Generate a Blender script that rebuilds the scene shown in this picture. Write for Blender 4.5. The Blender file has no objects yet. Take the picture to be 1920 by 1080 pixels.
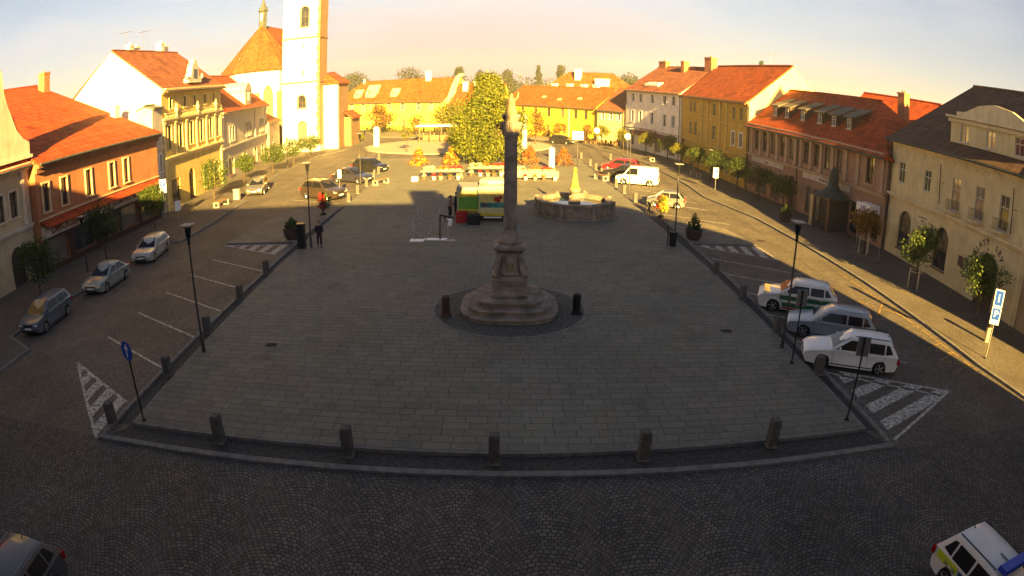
import bpy, math, random
from mathutils import Vector, Matrix
R = math.radians
random.seed(7)
SC = bpy.context.scene
COL = SC.collection

# ------------------------------------------------------------------ camera
# wall-mounted wide-angle camera, 9 m above the square, measured barrel distortion
K1, K3, PITCH, ROLL, CAMH = 0.813855, 0.0726877, 0.31417778, 0.01089296, 9.0
cd = bpy.data.cameras.new('camera'); cam = bpy.data.objects.new('camera', cd); COL.objects.link(cam)
cd.type = 'PANO'; cd.panorama_type = 'FISHEYE_LENS_POLYNOMIAL'
cd.sensor_width = 36; cd.sensor_fit = 'HORIZONTAL'
cd.fisheye_fov = math.pi
cd.fisheye_polynomial_k0 = 0; cd.fisheye_polynomial_k1 = -K1 / 18.75; cd.fisheye_polynomial_k2 = 0
cd.fisheye_polynomial_k3 = -K3 / 18.75 ** 3; cd.fisheye_polynomial_k4 = 0
cd.clip_start = .05; cd.clip_end = 5000
def axis(v):
    c, s = math.cos(ROLL), math.sin(ROLL)
    d = (c * v[0] - s * v[1], s * v[0] + c * v[1], v[2])
    c, s = math.cos(PITCH), math.sin(PITCH)
    return Vector((d[0], c * d[2] + s * d[1], c * d[1] - s * d[2]))
rx, ry, rz = axis((1, 0, 0)), axis((0, 1, 0)), -axis((0, 0, 1))
M = Matrix((rx, ry, rz)).transposed().to_4x4(); M.translation = (0, 0, CAMH)
cam.matrix_world = M
SC.camera = cam

# ------------------------------------------------------------------ light
SUN_EL, SUN_AZ = 17.0, 12.0      # sun low behind the camera, light travels +y and a little to -x
sd = bpy.data.lights.new('sun', 'SUN'); sun = bpy.data.objects.new('sun', sd); COL.objects.link(sun)
sd.energy = 5.0; sd.angle = R(.5); sd.color = (1.0, .62, .155)
tosun = Vector((math.sin(R(SUN_AZ)) * math.cos(R(SUN_EL)), -math.cos(R(SUN_AZ)) * math.cos(R(SUN_EL)), math.sin(R(SUN_EL))))
sun.rotation_euler = tosun.to_track_quat('Z', 'Y').to_euler()
sun.location = (20, -60, 40)
w = bpy.data.worlds.new('World'); SC.world = w; w.use_nodes = True
nt = w.node_tree; nt.nodes.clear()
def N(t, **k):
    n = nt.nodes.new(t)
    for a, b in k.items(): setattr(n, a, b)
    return n
wo = N('ShaderNodeOutputWorld'); bg = N('ShaderNodeBackground'); sky = N('ShaderNodeTexSky')
sky.sky_type = 'NISHITA'; sky.sun_disc = False; sky.sun_elevation = R(SUN_EL)
sky.sun_rotation = math.atan2(tosun.x, tosun.y)
sky.dust_density = 1.5; sky.air_density = 1.0; sky.ozone_density = 1.5; sky.altitude = 400
tc = N('ShaderNodeTexCoord'); mp = N('ShaderNodeMapping'); mp.inputs['Scale'].default_value = (1, 1.6, 5)
mp.inputs['Rotation'].default_value = (0, R(8), R(20))
nz = N('ShaderNodeTexNoise'); nz.inputs['Scale'].default_value = 1.6; nz.inputs['Detail'].default_value = 7; nz.inputs['Roughness'].default_value = .55
cr = N('ShaderNodeValToRGB'); cr.color_ramp.elements[0].position = .42; cr.color_ramp.elements[1].position = .66
sx = N('ShaderNodeSeparateXYZ')
el = N('ShaderNodeMapRange'); el.inputs['From Min'].default_value = .0; el.inputs['From Max'].default_value = .40
el.inputs['To Min'].default_value = 1; el.inputs['To Max'].default_value = 0
SKY_GAIN = .05
mixc = N('ShaderNodeMix', data_type='RGBA')          # thin warm-lit cloud veil over the blue
vc = N('ShaderNodeMix', data_type='RGBA'); vc.inputs['A'].default_value = (1.2, .93, .98, 1); vc.inputs['B'].default_value = (2.5, 2.33, 2.28, 1)
vf = N('ShaderNodeMapRange'); vf.inputs['From Min'].default_value = .0; vf.inputs['From Max'].default_value = .2
mul = N('ShaderNodeMath', operation='MULTIPLY_ADD'); mul.inputs[1].default_value = .62; mul.inputs[2].default_value = 0
mxf = N('ShaderNodeMath', operation='MAXIMUM')
L = nt.links.new
L(tc.outputs['Generated'], mp.inputs[0]); L(mp.outputs[0], nz.inputs['Vector']); L(nz.outputs['Fac'], cr.inputs[0])
L(tc.outputs['Generated'], sx.inputs[0]); L(sx.outputs['Z'], el.inputs['Value']); L(sx.outputs['Z'], vf.inputs['Value']); L(vf.outputs[0], vc.inputs['Factor']); L(vc.outputs['Result'], mixc.inputs['B'])
pw = N('ShaderNodeMath', operation='POWER'); pw.inputs[1].default_value = 1.5; L(el.outputs[0], pw.inputs[0])
L(pw.outputs[0], mxf.inputs[0]); 
hz = N('ShaderNodeMath', operation='MULTIPLY'); L(pw.outputs[0], hz.inputs[0]); hz.inputs[1].default_value = .78
ad = N('ShaderNodeMath', operation='ADD'); ad.use_clamp = True
cm = N('ShaderNodeMath', operation='MULTIPLY'); cm.inputs[1].default_value = .85; L(cr.outputs[0], cm.inputs[0])
cm2 = N('ShaderNodeMath', operation='MULTIPLY'); L(cm.outputs[0], cm2.inputs[0])
el2 = N('ShaderNodeMapRange'); el2.inputs['From Min'].default_value = .25; el2.inputs['From Max'].default_value = .75
el2.inputs['To Min'].default_value = 1; el2.inputs['To Max'].default_value = .0; L(sx.outputs['Z'], el2.inputs['Value']); L(el2.outputs[0], cm2.inputs[1])
L(hz.outputs[0], ad.inputs[0]); L(cm2.outputs[0], ad.inputs[1])
azs = N('ShaderNodeMath', operation='ADD'); azs.inputs[1].default_value = .12; L(sx.outputs['X'], azs.inputs[0]); aza = N('ShaderNodeMath', operation='ABSOLUTE'); L(azs.outputs[0], aza.inputs[0])
azr = N('ShaderNodeMapRange'); azr.inputs['From Min'].default_value = .08; azr.inputs['From Max'].default_value = .95
azr.inputs['To Min'].default_value = 1; azr.inputs['To Max'].default_value = .12; L(aza.outputs[0], azr.inputs['Value'])
azm = N('ShaderNodeMath', operation='MULTIPLY'); L(ad.outputs[0], azm.inputs[0]); L(azr.outputs[0], azm.inputs[1])
L(azm.outputs[0], mixc.inputs['Factor']); tnt = N('ShaderNodeMix', data_type='RGBA', blend_type='MULTIPLY'); tnt.inputs['Factor'].default_value = 1
tnt.inputs['B'].default_value = (.335, .315, .315, 1); L(sky.outputs[0], tnt.inputs['A']); L(tnt.outputs['Result'], mixc.inputs['A'])
L(mixc.outputs['Result'], bg.inputs[0]); bg.inputs[1].default_value = SKY_GAIN
L(bg.outputs[0], wo.inputs[0])
SC.view_settings.view_transform = 'Standard'; SC.view_settings.look = 'None'
SC.view_settings.exposure = 3.08; SC.view_settings.gamma = 1
HAZE = .00033
SC.render.engine = 'CYCLES'; SC.cycles.volume_bounces = 0; SC.cycles.use_denoising = True
SC.cycles.max_bounces = 5; SC.cycles.diffuse_bounces = 3; SC.cycles.transparent_max_bounces = 6

# ------------------------------------------------------------------ materials
MATS = {}
def newmat(name):
    m = bpy.data.materials.new(name); m.use_nodes = True
    return m, m.node_tree, m.node_tree.nodes['Principled BSDF']
def mat(name, col, rough=.85, var=.12, scale=3.0, bump=0.0, bscale=30., metal=0., spec=.3, coat=0.):
    """plain surface with noise variation in tone and a little relief"""
    if name in MATS: return MATS[name]
    m, t, p = newmat(name); MATS[name] = m
    tcn = t.nodes.new('ShaderNodeTexCoord')
    n1 = t.nodes.new('ShaderNodeTexNoise'); n1.inputs['Scale'].default_value = scale; n1.inputs['Detail'].default_value = 6
    rp = t.nodes.new('ShaderNodeValToRGB')
    a = [max(0, c * (1 - var * 1.6)) for c in col]; b = [min(1, c * (1 + var)) for c in col]
    rp.color_ramp.elements[0].position = .3; rp.color_ramp.elements[1].position = .68
    rp.color_ramp.elements[0].color = (*a, 1); rp.color_ramp.elements[1].color = (*b, 1)
    t.links.new(tcn.outputs['Object'], n1.inputs['Vector']); t.links.new(n1.outputs['Fac'], rp.inputs[0])
    t.links.new(rp.outputs[0], p.inputs['Base Color'])
    p.inputs['Roughness'].default_value = rough; p.inputs['Metallic'].default_value = metal
    p.inputs['Specular IOR Level'].default_value = spec; p.inputs['Coat Weight'].default_value = coat
    p.inputs['Coat Roughness'].default_value = .08
    if bump:
        n2 = t.nodes.new('ShaderNodeTexNoise'); n2.inputs['Scale'].default_value = bscale; n2.inputs['Detail'].default_value = 4
        bp = t.nodes.new('ShaderNodeBump'); bp.inputs['Strength'].default_value = bump; bp.inputs['Distance'].default_value = .02
        t.links.new(tcn.outputs['Object'], n2.inputs['Vector']); t.links.new(n2.outputs['Fac'], bp.inputs['Height'])
        t.links.new(bp.outputs[0], p.inputs['Normal'])
    return m
def plaster(name, col):
    if name in MATS: return MATS[name]
    m = mat(name, col, .93, .10, 1.1, .35, 9, spec=.15); t = m.node_tree; p = t.nodes['Principled BSDF']
    base = p.inputs['Base Color'].links[0].from_socket; tcn = t.nodes.new('ShaderNodeTexCoord'); mp_ = t.nodes.new('ShaderNodeMapping'); mp_.inputs['Scale'].default_value = (2.2, 2.2, .35)
    n = t.nodes.new('ShaderNodeTexNoise'); n.inputs['Scale'].default_value = 1.2; n.inputs['Detail'].default_value = 8; n.inputs['Roughness'].default_value = .7
    t.links.new(tcn.outputs['Object'], mp_.inputs[0]); t.links.new(mp_.outputs[0], n.inputs['Vector'])
    mx = t.nodes.new('ShaderNodeMix'); mx.data_type = 'RGBA'; mx.blend_type = 'MULTIPLY'; mx.inputs['Factor'].default_value = .8
    t.links.new(base, mx.inputs['A']); t.links.new(ramp(t, n.outputs['Fac'], [(.32, (.70, .67, .63)), (.46, (.95, .94, .93)), (.7, (1.05, 1.05, 1.04))]), mx.inputs['B'])
    t.links.new(mx.outputs['Result'], p.inputs['Base Color']); return m
def mathn(t, op, a, b=None, c=None):
    n = t.nodes.new('ShaderNodeMath'); n.operation = op
    for i, v in enumerate((a, b, c)):
        if v is None: continue
        if isinstance(v, (int, float)): n.inputs[i].default_value = v
        else: t.links.new(v, n.inputs[i])
    return n.outputs[0]
def ramp(t, fac, stops):
    r = t.nodes.new('ShaderNodeValToRGB'); e = r.color_ramp.elements
    while len(e) < len(stops): e.new(.5)
    for i, (p, c) in enumerate(stops): e[i].position = p; e[i].color = (*c, 1)
    t.links.new(fac, r.inputs[0]); return r.outputs[0]
def tiles(name, col):
    """clay tiles: rows across the slope, colour differs tile to tile (object space: x along the eave, z up)"""
    m, t, p = newmat(name)
    tcn = t.nodes.new('ShaderNodeTexCoord'); s = t.nodes.new('ShaderNodeSeparateXYZ'); t.links.new(tcn.outputs['Object'], s.inputs[0])
    cb = t.nodes.new('ShaderNodeCombineXYZ')
    t.links.new(s.outputs['X'], cb.inputs[0]); yz = mathn(t, 'MULTIPLY', s.outputs['Z'], 1.6); t.links.new(yz, cb.inputs[1])
    b = t.nodes.new('ShaderNodeTexBrick'); b.inputs['Scale'].default_value = 1
    b.inputs['Brick Width'].default_value = .42; b.inputs['Row Height'].default_value = .48; b.inputs['Mortar Size'].default_value = .025
    b.inputs['Mortar Smooth'].default_value = .3; b.inputs['Bias'].default_value = 0
    b.inputs['Color1'].default_value = (*[c * .72 for c in col], 1); b.inputs['Color2'].default_value = (*[min(1, c * 1.22) for c in col], 1)
    b.inputs['Mortar'].default_value = (*[c * .45 for c in col], 1)
    t.links.new(cb.outputs[0], b.inputs['Vector'])
    n = t.nodes.new('ShaderNodeTexNoise'); n.inputs['Scale'].default_value = .7; n.inputs['Detail'].default_value = 6; t.links.new(tcn.outputs['Object'], n.inputs['Vector'])
    mx = t.nodes.new('ShaderNodeMix'); mx.data_type = 'RGBA'; mx.blend_type = 'MULTIPLY'; mx.inputs['Factor'].default_value = .75
    t.links.new(b.outputs['Color'], mx.inputs['A']); t.links.new(ramp(t, n.outputs['Fac'], [(.28, (.48, .50, .45)), (.42, (.85, .85, .85)), (.7, (1.12, 1.08, 1.0))]), mx.inputs['B'])
    t.links.new(mx.outputs['Result'], p.inputs['Base Color'])
    bp = t.nodes.new('ShaderNodeBump'); bp.inputs['Strength'].default_value = .8; bp.inputs['Distance'].default_value = .05; bp.invert = True
    t.links.new(b.outputs['Fac'], bp.inputs['Height']); t.links.new(bp.outputs[0], p.inputs['Normal'])
    p.inputs['Roughness'].default_value = .85; p.inputs['Specular IOR Level'].default_value = .2
    return m
def cobbles(name, c0, c1, size=.105, per=1.7):
    """segmental-arc stone setts: rows of setts follow arcs that repeat across the road"""
    m, t, p = newmat(name)
    tcn = t.nodes.new('ShaderNodeTexCoord')
    n0 = t.nodes.new('ShaderNodeTexNoise'); n0.inputs['Scale'].default_value = 1.3; n0.inputs['Detail'].default_value = 3
    t.links.new(tcn.outputs['Object'], n0.inputs['Vector'])
    wv = t.nodes.new('ShaderNodeVectorMath'); wv.operation = 'MULTIPLY_ADD'; wv.inputs[1].default_value = (.30, .30, 0)
    t.links.new(n0.outputs['Color'], wv.inputs[0]); t.links.new(tcn.outputs['Object'], wv.inputs[2])
    s = t.nodes.new('ShaderNodeSeparateXYZ'); t.links.new(wv.outputs[0], s.inputs[0])
    X, Y = s.outputs['X'], s.outputs['Y']
    k = mathn(t, 'DIVIDE', X, per); kf = mathn(t, 'FLOOR', k)
    xm = mathn(t, 'MULTIPLY', mathn(t, 'SUBTRACT', mathn(t, 'SUBTRACT', k, kf), .5), per)
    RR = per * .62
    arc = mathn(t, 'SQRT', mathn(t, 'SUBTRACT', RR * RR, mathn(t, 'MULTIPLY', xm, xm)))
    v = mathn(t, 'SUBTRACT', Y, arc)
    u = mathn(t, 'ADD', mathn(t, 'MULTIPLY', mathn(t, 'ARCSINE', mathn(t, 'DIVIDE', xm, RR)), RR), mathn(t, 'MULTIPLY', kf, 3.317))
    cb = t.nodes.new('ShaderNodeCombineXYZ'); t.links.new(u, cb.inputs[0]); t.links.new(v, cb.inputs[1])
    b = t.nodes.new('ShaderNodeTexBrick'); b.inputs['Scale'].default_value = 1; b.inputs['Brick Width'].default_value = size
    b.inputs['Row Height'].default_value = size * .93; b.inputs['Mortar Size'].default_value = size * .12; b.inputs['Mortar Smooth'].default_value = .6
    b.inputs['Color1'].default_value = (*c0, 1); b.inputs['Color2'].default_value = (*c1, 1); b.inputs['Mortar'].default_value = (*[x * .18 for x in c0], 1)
    t.links.new(cb.outputs[0], b.inputs['Vector'])
    n = t.nodes.new('ShaderNodeTexNoise'); n.inputs['Scale'].default_value = .35; n.inputs['Detail'].default_value = 8; n.inputs['Roughness'].default_value = .65
    t.links.new(tcn.outputs['Object'], n.inputs['Vector'])
    mx = t.nodes.new('ShaderNodeMix'); mx.data_type = 'RGBA'; mx.blend_type = 'MULTIPLY'; mx.inputs['Factor'].default_value = 1
    t.links.new(b.outputs['Color'], mx.inputs['A']); t.links.new(ramp(t, n.outputs['Fac'], [(.3, (.66, .64, .62)), (.7, (1.15, 1.12, 1.08))]), mx.inputs['B'])
    t.links.new(mx.outputs['Result'], p.inputs['Base Color'])
    bp = t.nodes.new('ShaderNodeBump'); bp.inputs['Strength'].default_value = .9; bp.inputs['Distance'].default_value = .02; bp.invert = True
    t.links.new(b.outputs['Fac'], bp.inputs['Height']); t.links.new(bp.outputs[0], p.inputs['Normal'])
    p.inputs['Roughness'].default_value = .75; p.inputs['Specular IOR Level'].default_value = .3
    return m
def slabs(name, c0, c1, bw=.60, rh=.36):
    """worn stone flags: uneven joints, tinted stones, stains and old repairs"""
    m, t, p = newmat(name)
    tcn = t.nodes.new('ShaderNodeTexCoord')
    n0 = t.nodes.new('ShaderNodeTexNoise'); n0.inputs['Scale'].default_value = 2.2; n0.inputs['Detail'].default_value = 3; t.links.new(tcn.outputs['Object'], n0.inputs['Vector'])
    wv = t.nodes.new('ShaderNodeVectorMath'); wv.operation = 'MULTIPLY_ADD'; wv.inputs[1].default_value = (.06, .045, 0); t.links.new(n0.outputs['Color'], wv.inputs[0]); t.links.new(tcn.outputs['Object'], wv.inputs[2])
    b = t.nodes.new('ShaderNodeTexBrick'); b.inputs['Scale'].default_value = 1; b.inputs['Brick Width'].default_value = bw
    b.inputs['Row Height'].default_value = rh; b.inputs['Mortar Size'].default_value = .013; b.inputs['Mortar Smooth'].default_value = .5
    b.offset = .43; b.squash = 1.25; b.squash_frequency = 3; b.inputs['Bias'].default_value = -.1
    b.inputs['Color1'].default_value = (*c0, 1); b.inputs['Color2'].default_value = (*c1, 1); b.inputs['Mortar'].default_value = (*[x * .36 for x in c0], 1)
    t.links.new(wv.outputs[0], b.inputs['Vector'])
    col = b.outputs['Color']
    for sc, dt, st in ((.10, 6, [(.3, (.80, .79, .76)), (.7, (1.1, 1.1, 1.08))]), (.9, 8, [(.28, (.70, .70, .68)), (.45, (1, 1, 1)), (.75, (1.12, 1.11, 1.06))]), (22, 3, [(.3, (.86, .86, .86)), (.7, (1.1, 1.1, 1.1))])):
        n = t.nodes.new('ShaderNodeTexNoise'); n.inputs['Scale'].default_value = sc; n.inputs['Detail'].default_value = dt; n.inputs['Roughness'].default_value = .72
        t.links.new(tcn.outputs['Object'], n.inputs['Vector'])
        mx = t.nodes.new('ShaderNodeMix'); mx.data_type = 'RGBA'; mx.blend_type = 'MULTIPLY'; mx.inputs['Factor'].default_value = 1
        t.links.new(col, mx.inputs['A']); t.links.new(ramp(t, n.outputs['Fac'], st), mx.inputs['B']); col = mx.outputs['Result']
    n = t.nodes.new('ShaderNodeTexNoise'); n.inputs['Scale'].default_value = .45; n.inputs['Detail'].default_value = 2; t.links.new(tcn.outputs['Object'], n.inputs['Vector'])
    mx = t.nodes.new('ShaderNodeMix'); mx.data_type = 'RGBA'; mx.blend_type = 'MULTIPLY'; mx.inputs['Factor'].default_value = 1     # stones of different quarries: greenish, bluish, reddish
    t.links.new(col, mx.inputs['A']); t.links.new(ramp(t, n.outputs['Color'], [(.2, (.97, 1.0, 1.06)), (.45, (1.0, 1.03, .95)), (.62, (1.06, 1.0, .95)), (.85, (.96, 1.0, 1.05))]), mx.inputs['B']); col = mx.outputs['Result']
    t.links.new(col, p.inputs['Base Color'])
    n2 = t.nodes.new('ShaderNodeTexNoise'); n2.inputs['Scale'].default_value = 9; n2.inputs['Detail'].default_value = 6; t.links.new(tcn.outputs['Object'], n2.inputs['Vector'])
    h = mathn(t, 'SUBTRACT', mathn(t, 'MULTIPLY', n2.outputs['Fac'], .6), b.outputs['Fac'])
    bp = t.nodes.new('ShaderNodeBump'); bp.inputs['Strength'].default_value = .7; bp.inputs['Distance'].default_value = .015
    t.links.new(h, bp.inputs['Height']); t.links.new(bp.outputs[0], p.inputs['Normal'])
    p.inputs['Roughness'].default_value = .8; p.inputs['Specular IOR Level'].default_value = .25
    return m
def leafmat(name, cols, trans=.35, nscale=.9):
    m, t, p = newmat(name)
    g = t.nodes.new('ShaderNodeNewGeometry')
    tcn = t.nodes.new('ShaderNodeTexCoord')
    n = t.nodes.new('ShaderNodeTexNoise'); n.inputs['Scale'].default_value = nscale; n.inputs['Detail'].default_value = 3
    t.links.new(tcn.outputs['Object'], n.inputs['Vector'])
    f = mathn(t, 'ADD', mathn(t, 'MULTIPLY', g.outputs['Random Per Island'], .55), mathn(t, 'MULTIPLY', n.outputs['Fac'], .5))
    c = ramp(t, f, [(.15, cols[0]), (.5, cols[1]), (.85, cols[2])])
    t.links.new(c, p.inputs['Base Color']); p.inputs['Roughness'].default_value = .6; p.inputs['Specular IOR Level'].default_value = .25
    tr = t.nodes.new('ShaderNodeBsdfTranslucent'); t.links.new(c, tr.inputs[0])
    ms = t.nodes.new('ShaderNodeMixShader'); ms.inputs[0].default_value = trans
    t.links.new(p.outputs[0], ms.inputs[1]); t.links.new(tr.outputs[0], ms.inputs[2])
    t.links.new(ms.outputs[0], t.nodes['Material Output'].inputs[0])
    return m
def glassmat(name='window_glass', col=(.03, .035, .045), rough=.06):
    m = mat(name, col, rough, .35, 1.6, spec=.6); t = m.node_tree; p = t.nodes['Principled BSDF']     # some windows have curtains behind the glass
    oi = t.nodes.new('ShaderNodeObjectInfo'); tcn = t.nodes.new('ShaderNodeTexCoord'); wv = t.nodes.new('ShaderNodeTexWave'); wv.inputs['Scale'].default_value = 3.2; wv.inputs['Distortion'].default_value = 2.5
    t.links.new(tcn.outputs['Object'], wv.inputs['Vector'])
    cur = ramp(t, wv.outputs['Fac'], [(.1, (.13, .12, .10)), (.9, (.24, .22, .18))]); f = mathn(t, 'MULTIPLY', mathn(t, 'GREATER_THAN', oi.outputs['Random'], .55), .75)
    mx = t.nodes.new('ShaderNodeMix'); mx.data_type = 'RGBA'; base = p.inputs['Base Color'].links[0].from_socket
    t.links.new(f, mx.inputs['Factor']); t.links.new(base, mx.inputs['A']); t.links.new(cur, mx.inputs['B']); t.links.new(mx.outputs['Result'], p.inputs['Base Color'])
    return m

GLASS = glassmat(); CARGLASS = mat('car_glass', (.012, .014, .017), .05, .1, 1, spec=.25)
WHITE = mat('white_paint', (.72, .71, .68), .6, .06); WFRAME = mat('window_frame_paint', (.50, .48, .44), .6, .08)
BROWNFR = mat('brown_frame_paint', (.12, .07, .045), .6, .1)
STONE = mat('weathered_sandstone', (.25, .21, .165), .9, .30, 2.2, .8, 18)
STONE_L = mat('pale_cut_stone', (.42, .37, .29), .9, .18, 2.5, .5, 18)
GRANITE = mat('granite_block', (.10, .094, .084), .9, .22, 6, .5, 40)
KERB = mat('kerb_granite', (.17, .165, .155), .9, .2, 4, .4, 40)
DARKMETAL = mat('dark_metal', (.022, .022, .024), .5, .15, metal=.4)
STEEL = mat('galvanised_steel', (.30, .30, .30), .4, .1, metal=.8)
RUBBER = mat('tyre_rubber', (.012, .012, .012), .85, .1); ALLOY = mat('alloy_rim', (.42, .42, .43), .3, .1, metal=.8)
REDLENS = mat('red_lens', (.35, .008, .01), .2, .05); CLEARLENS = mat('clear_lens', (.62, .62, .60), .12, .05, spec=.7)
BLACKPL = mat('black_plastic', (.015, .015, .016), .6, .1); PLATE = mat('plate_white', (.7, .7, .68), .5, .03)
PATINA = mat('grey_patinated_copper', (.07, .078, .075), .7, .25, 3, .2, 15)
BARK = mat('tree_bark', (.09, .065, .045), .95, .3, 8, .8, 25)
CHIM = mat('chimney_brick', (.36, .15, .08), .9, .2, 3, .4, 20); CHIMW = mat('chimney_whitewash', (.75, .70, .60), .9, .1)
WOOD = mat('stained_timber', (.22, .13, .07), .8, .2, 4, .3, 20)
TERRACOTTA = mat('terracotta_pot', (.20, .09, .05), .85, .15)
BLUE = mat('sign_blue', (.015, .07, .42), .4, .05); SIGNW = mat('sign_white', (.78, .78, .78), .4, .03)
RED = mat('red_enamel', (.27, .02, .015), .5, .08)
PAINT = mat('road_paint', (.42, .40, .35), .85, .52, 7, .5, 30)
YPAINT = mat('yellow_road_paint', (.24, .16, .06), .85, .5, 5, .3, 30)

# ------------------------------------------------------------------ mesh helpers
class MB:
    def __init__(s): s.v = []; s.f = []; s.m = []; s.mats = []
    def mi(s, m):
        if m not in s.mats: s.mats.append(m)
        return s.mats.index(m)
    def face(s, pts, m):
        b = len(s.v); s.v += [tuple(p) for p in pts]; s.f.append(tuple(range(b, b + len(pts)))); s.m.append(s.mi(m))
    def poly(s, vs, fs, m):
        b = len(s.v); s.v += [tuple(p) for p in vs]; k = s.mi(m)
        for f in fs: s.f.append(tuple(b + i for i in f)); s.m.append(k)
    def box(s, x0, x1, y0, y1, z0, z1, m, taper=0.):
        a = taper
        vs = [(x0, y0, z0), (x1, y0, z0), (x1, y1, z0), (x0, y1, z0), (x0 + a, y0 + a, z1), (x1 - a, y0 + a, z1), (x1 - a, y1 - a, z1), (x0 + a, y1 - a, z1)]
        s.poly(vs, [(0, 3, 2, 1), (4, 5, 6, 7), (0, 1, 5, 4), (1, 2, 6, 5), (2, 3, 7, 6), (3, 0, 4, 7)], m)
    def tube(s, p0, p1, r0, r1, m, n=8, cap=True):
        p0, p1 = Vector(p0), Vector(p1); d = (p1 - p0).normalized(); a = d.orthogonal().normalized(); b = d.cross(a)
        vs = []
        for p, r in ((p0, r0), (p1, r1)):
            for i in range(n):
                t = 2 * math.pi * i / n; vs.append(p + a * math.cos(t) * r + b * math.sin(t) * r)
        fs = [(i, (i + 1) % n, n + (i + 1) % n, n + i) for i in range(n)]
        if cap: fs += [tuple(range(n - 1, -1, -1)), tuple(range(n, 2 * n))]
        s.poly(vs, fs, m)
    def lathe(s, prof, m, n=16, c=(0, 0), phase=0., sq=1.):
        vs = []; 
        for r, z in prof:
            for i in range(n):
                t = 2 * math.pi * i / n + phase; vs.append((c[0] + r * math.cos(t), c[1] + r * math.sin(t) * sq, z))
        fs = []
        for j in range(len(prof) - 1):
            for i in range(n):
                fs.append((j * n + i, j * n + (i + 1) % n, (j + 1) * n + (i + 1) % n, (j + 1) * n + i))
        fs += [tuple(range(n - 1, -1, -1)), tuple(range((len(prof) - 1) * n, len(prof) * n))]
        s.poly(vs, fs, m)
    def prism(s, pts, z0, z1, m):
        """closed prism from a ccw xy outline"""
        n = len(pts)
        s.poly([(x, y, z0) for x, y in pts] + [(x, y, z1) for x, y in pts],
               [tuple(range(n - 1, -1, -1)), tuple(range(n, 2 * n))] + [(i, (i + 1) % n, n + (i + 1) % n, n + i) for i in range(n)], m)
    def wallprism(s, pts, y0, y1, m):
        """outline in x,z (ccw seen from -y) extruded from y0 (front) to y1"""
        n = len(pts)
        s.poly([(x, y0, z) for x, z in pts] + [(x, y1, z) for x, z in pts],
               [tuple(range(n)), tuple(range(2 * n - 1, n - 1, -1))] + [(i, n + i, n + (i + 1) % n, (i + 1) % n) for i in range(n)], m)
    def slab(s, vs, fs, th, m):
        """solid sheet hung below the given surface"""
        n = len(vs); low = [(x, y, z - th) for x, y, z in vs]; ed = {}
        for f in fs:
            for i in range(len(f)):
                a, b = f[i], f[(i + 1) % len(f)]; ed[(a, b)] = 1
        F = list(fs) + [tuple(n + i for i in reversed(f)) for f in fs]
        for (a, b) in ed:
            if (b, a) not in ed: F.append((b, a, n + a, n + b))
        s.poly(list(vs) + low, F, m)
    def mesh(s, name):
        me = bpy.data.meshes.new(name); me.from_pydata(s.v, [], s.f)
        for m in s.mats: me.materials.append(m)
        me.polygons.foreach_set('material_index', s.m); me.update(); return me
    def build(s, name, parent=None, smooth=None, loc=None, rz=None):
        me = s.mesh(name)
        if smooth: me.shade_smooth(); me.set_sharp_from_angle(angle=smooth)
        return link(name, me, parent, loc, rz)
def link(name, me, parent=None, loc=None, rz=None):
    o = bpy.data.objects.new(name, me); COL.objects.link(o)
    if parent: o.parent = parent
    if loc: o.location = loc
    if rz is not None: o.rotation_euler = (0, 0, rz)
    return o
def tag(o, label, cat, group=None):
    o['label'] = label; o['category'] = cat
    if group: o['group'] = group
    return o
def struct(o): o['kind'] = 'structure'; return o
def thing(name, label, cat, loc=(0, 0, 0), rz=0., group=None):
    o = bpy.data.objects.new(name, None); COL.objects.link(o); o.location = loc; o.rotation_euler = (0, 0, rz)
    o.empty_display_size = .3
    return tag(o, label, cat, group)
def textobj(name, body, size, m, parent, loc, rot, extrude=.01, align='CENTER', stretch=1.):
    cu = bpy.data.curves.new(name, 'FONT'); cu.body = body; cu.size = size; cu.extrude = extrude; cu.align_x = align; cu.align_y = 'CENTER'
    cu.offset = size * .012
    tmp = bpy.data.objects.new(name + '_t', cu); COL.objects.link(tmp)
    bpy.context.view_layer.update()
    me = bpy.data.meshes.new_from_object(tmp.evaluated_get(bpy.context.evaluated_depsgraph_get()))
    bpy.data.objects.remove(tmp); me.name = name
    me.materials.clear(); me.materials.append(m)
    if stretch != 1.:
        for v in me.vertices: v.co.x *= stretch
    o = link(name, me, parent); o.location = loc; o.rotation_euler = rot
    return o

# ------------------------------------------------------------------ ground, roads, square
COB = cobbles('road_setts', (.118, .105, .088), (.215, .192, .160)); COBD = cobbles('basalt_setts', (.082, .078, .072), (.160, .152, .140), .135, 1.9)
SET2 = cobbles('pavement_setts', (.14, .125, .105), (.21, .19, .16), .09, 1.3)
SLAB = slabs('granite_slabs', (.152, .150, .131), (.187, .184, .161))
SLAB2 = slabs('pavement_slabs', (.15, .135, .115), (.20, .185, .16), .5, .5)
def sheet(name, pts, z, m):
    b = MB(); b.face([(x, y, z) for x, y in pts], m); return struct(b.build(name))
b = MB(); b.face([(-900, -120, -.03), (900, -120, -.03), (900, 800, -.03), (-900, 800, -.03)], mat('field_grass', (.10, .13, .04), .95, .3, .05)); struct(b.build('ground'))
sheet('road', [(-60, -14), (70, -14), (70, 13.0), (-60, 13.0)], 0, COBD); sheet('road', [(-60, 13.0), (70, 13.0), (70, 150), (-60, 150)], 0, COB)
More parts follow.
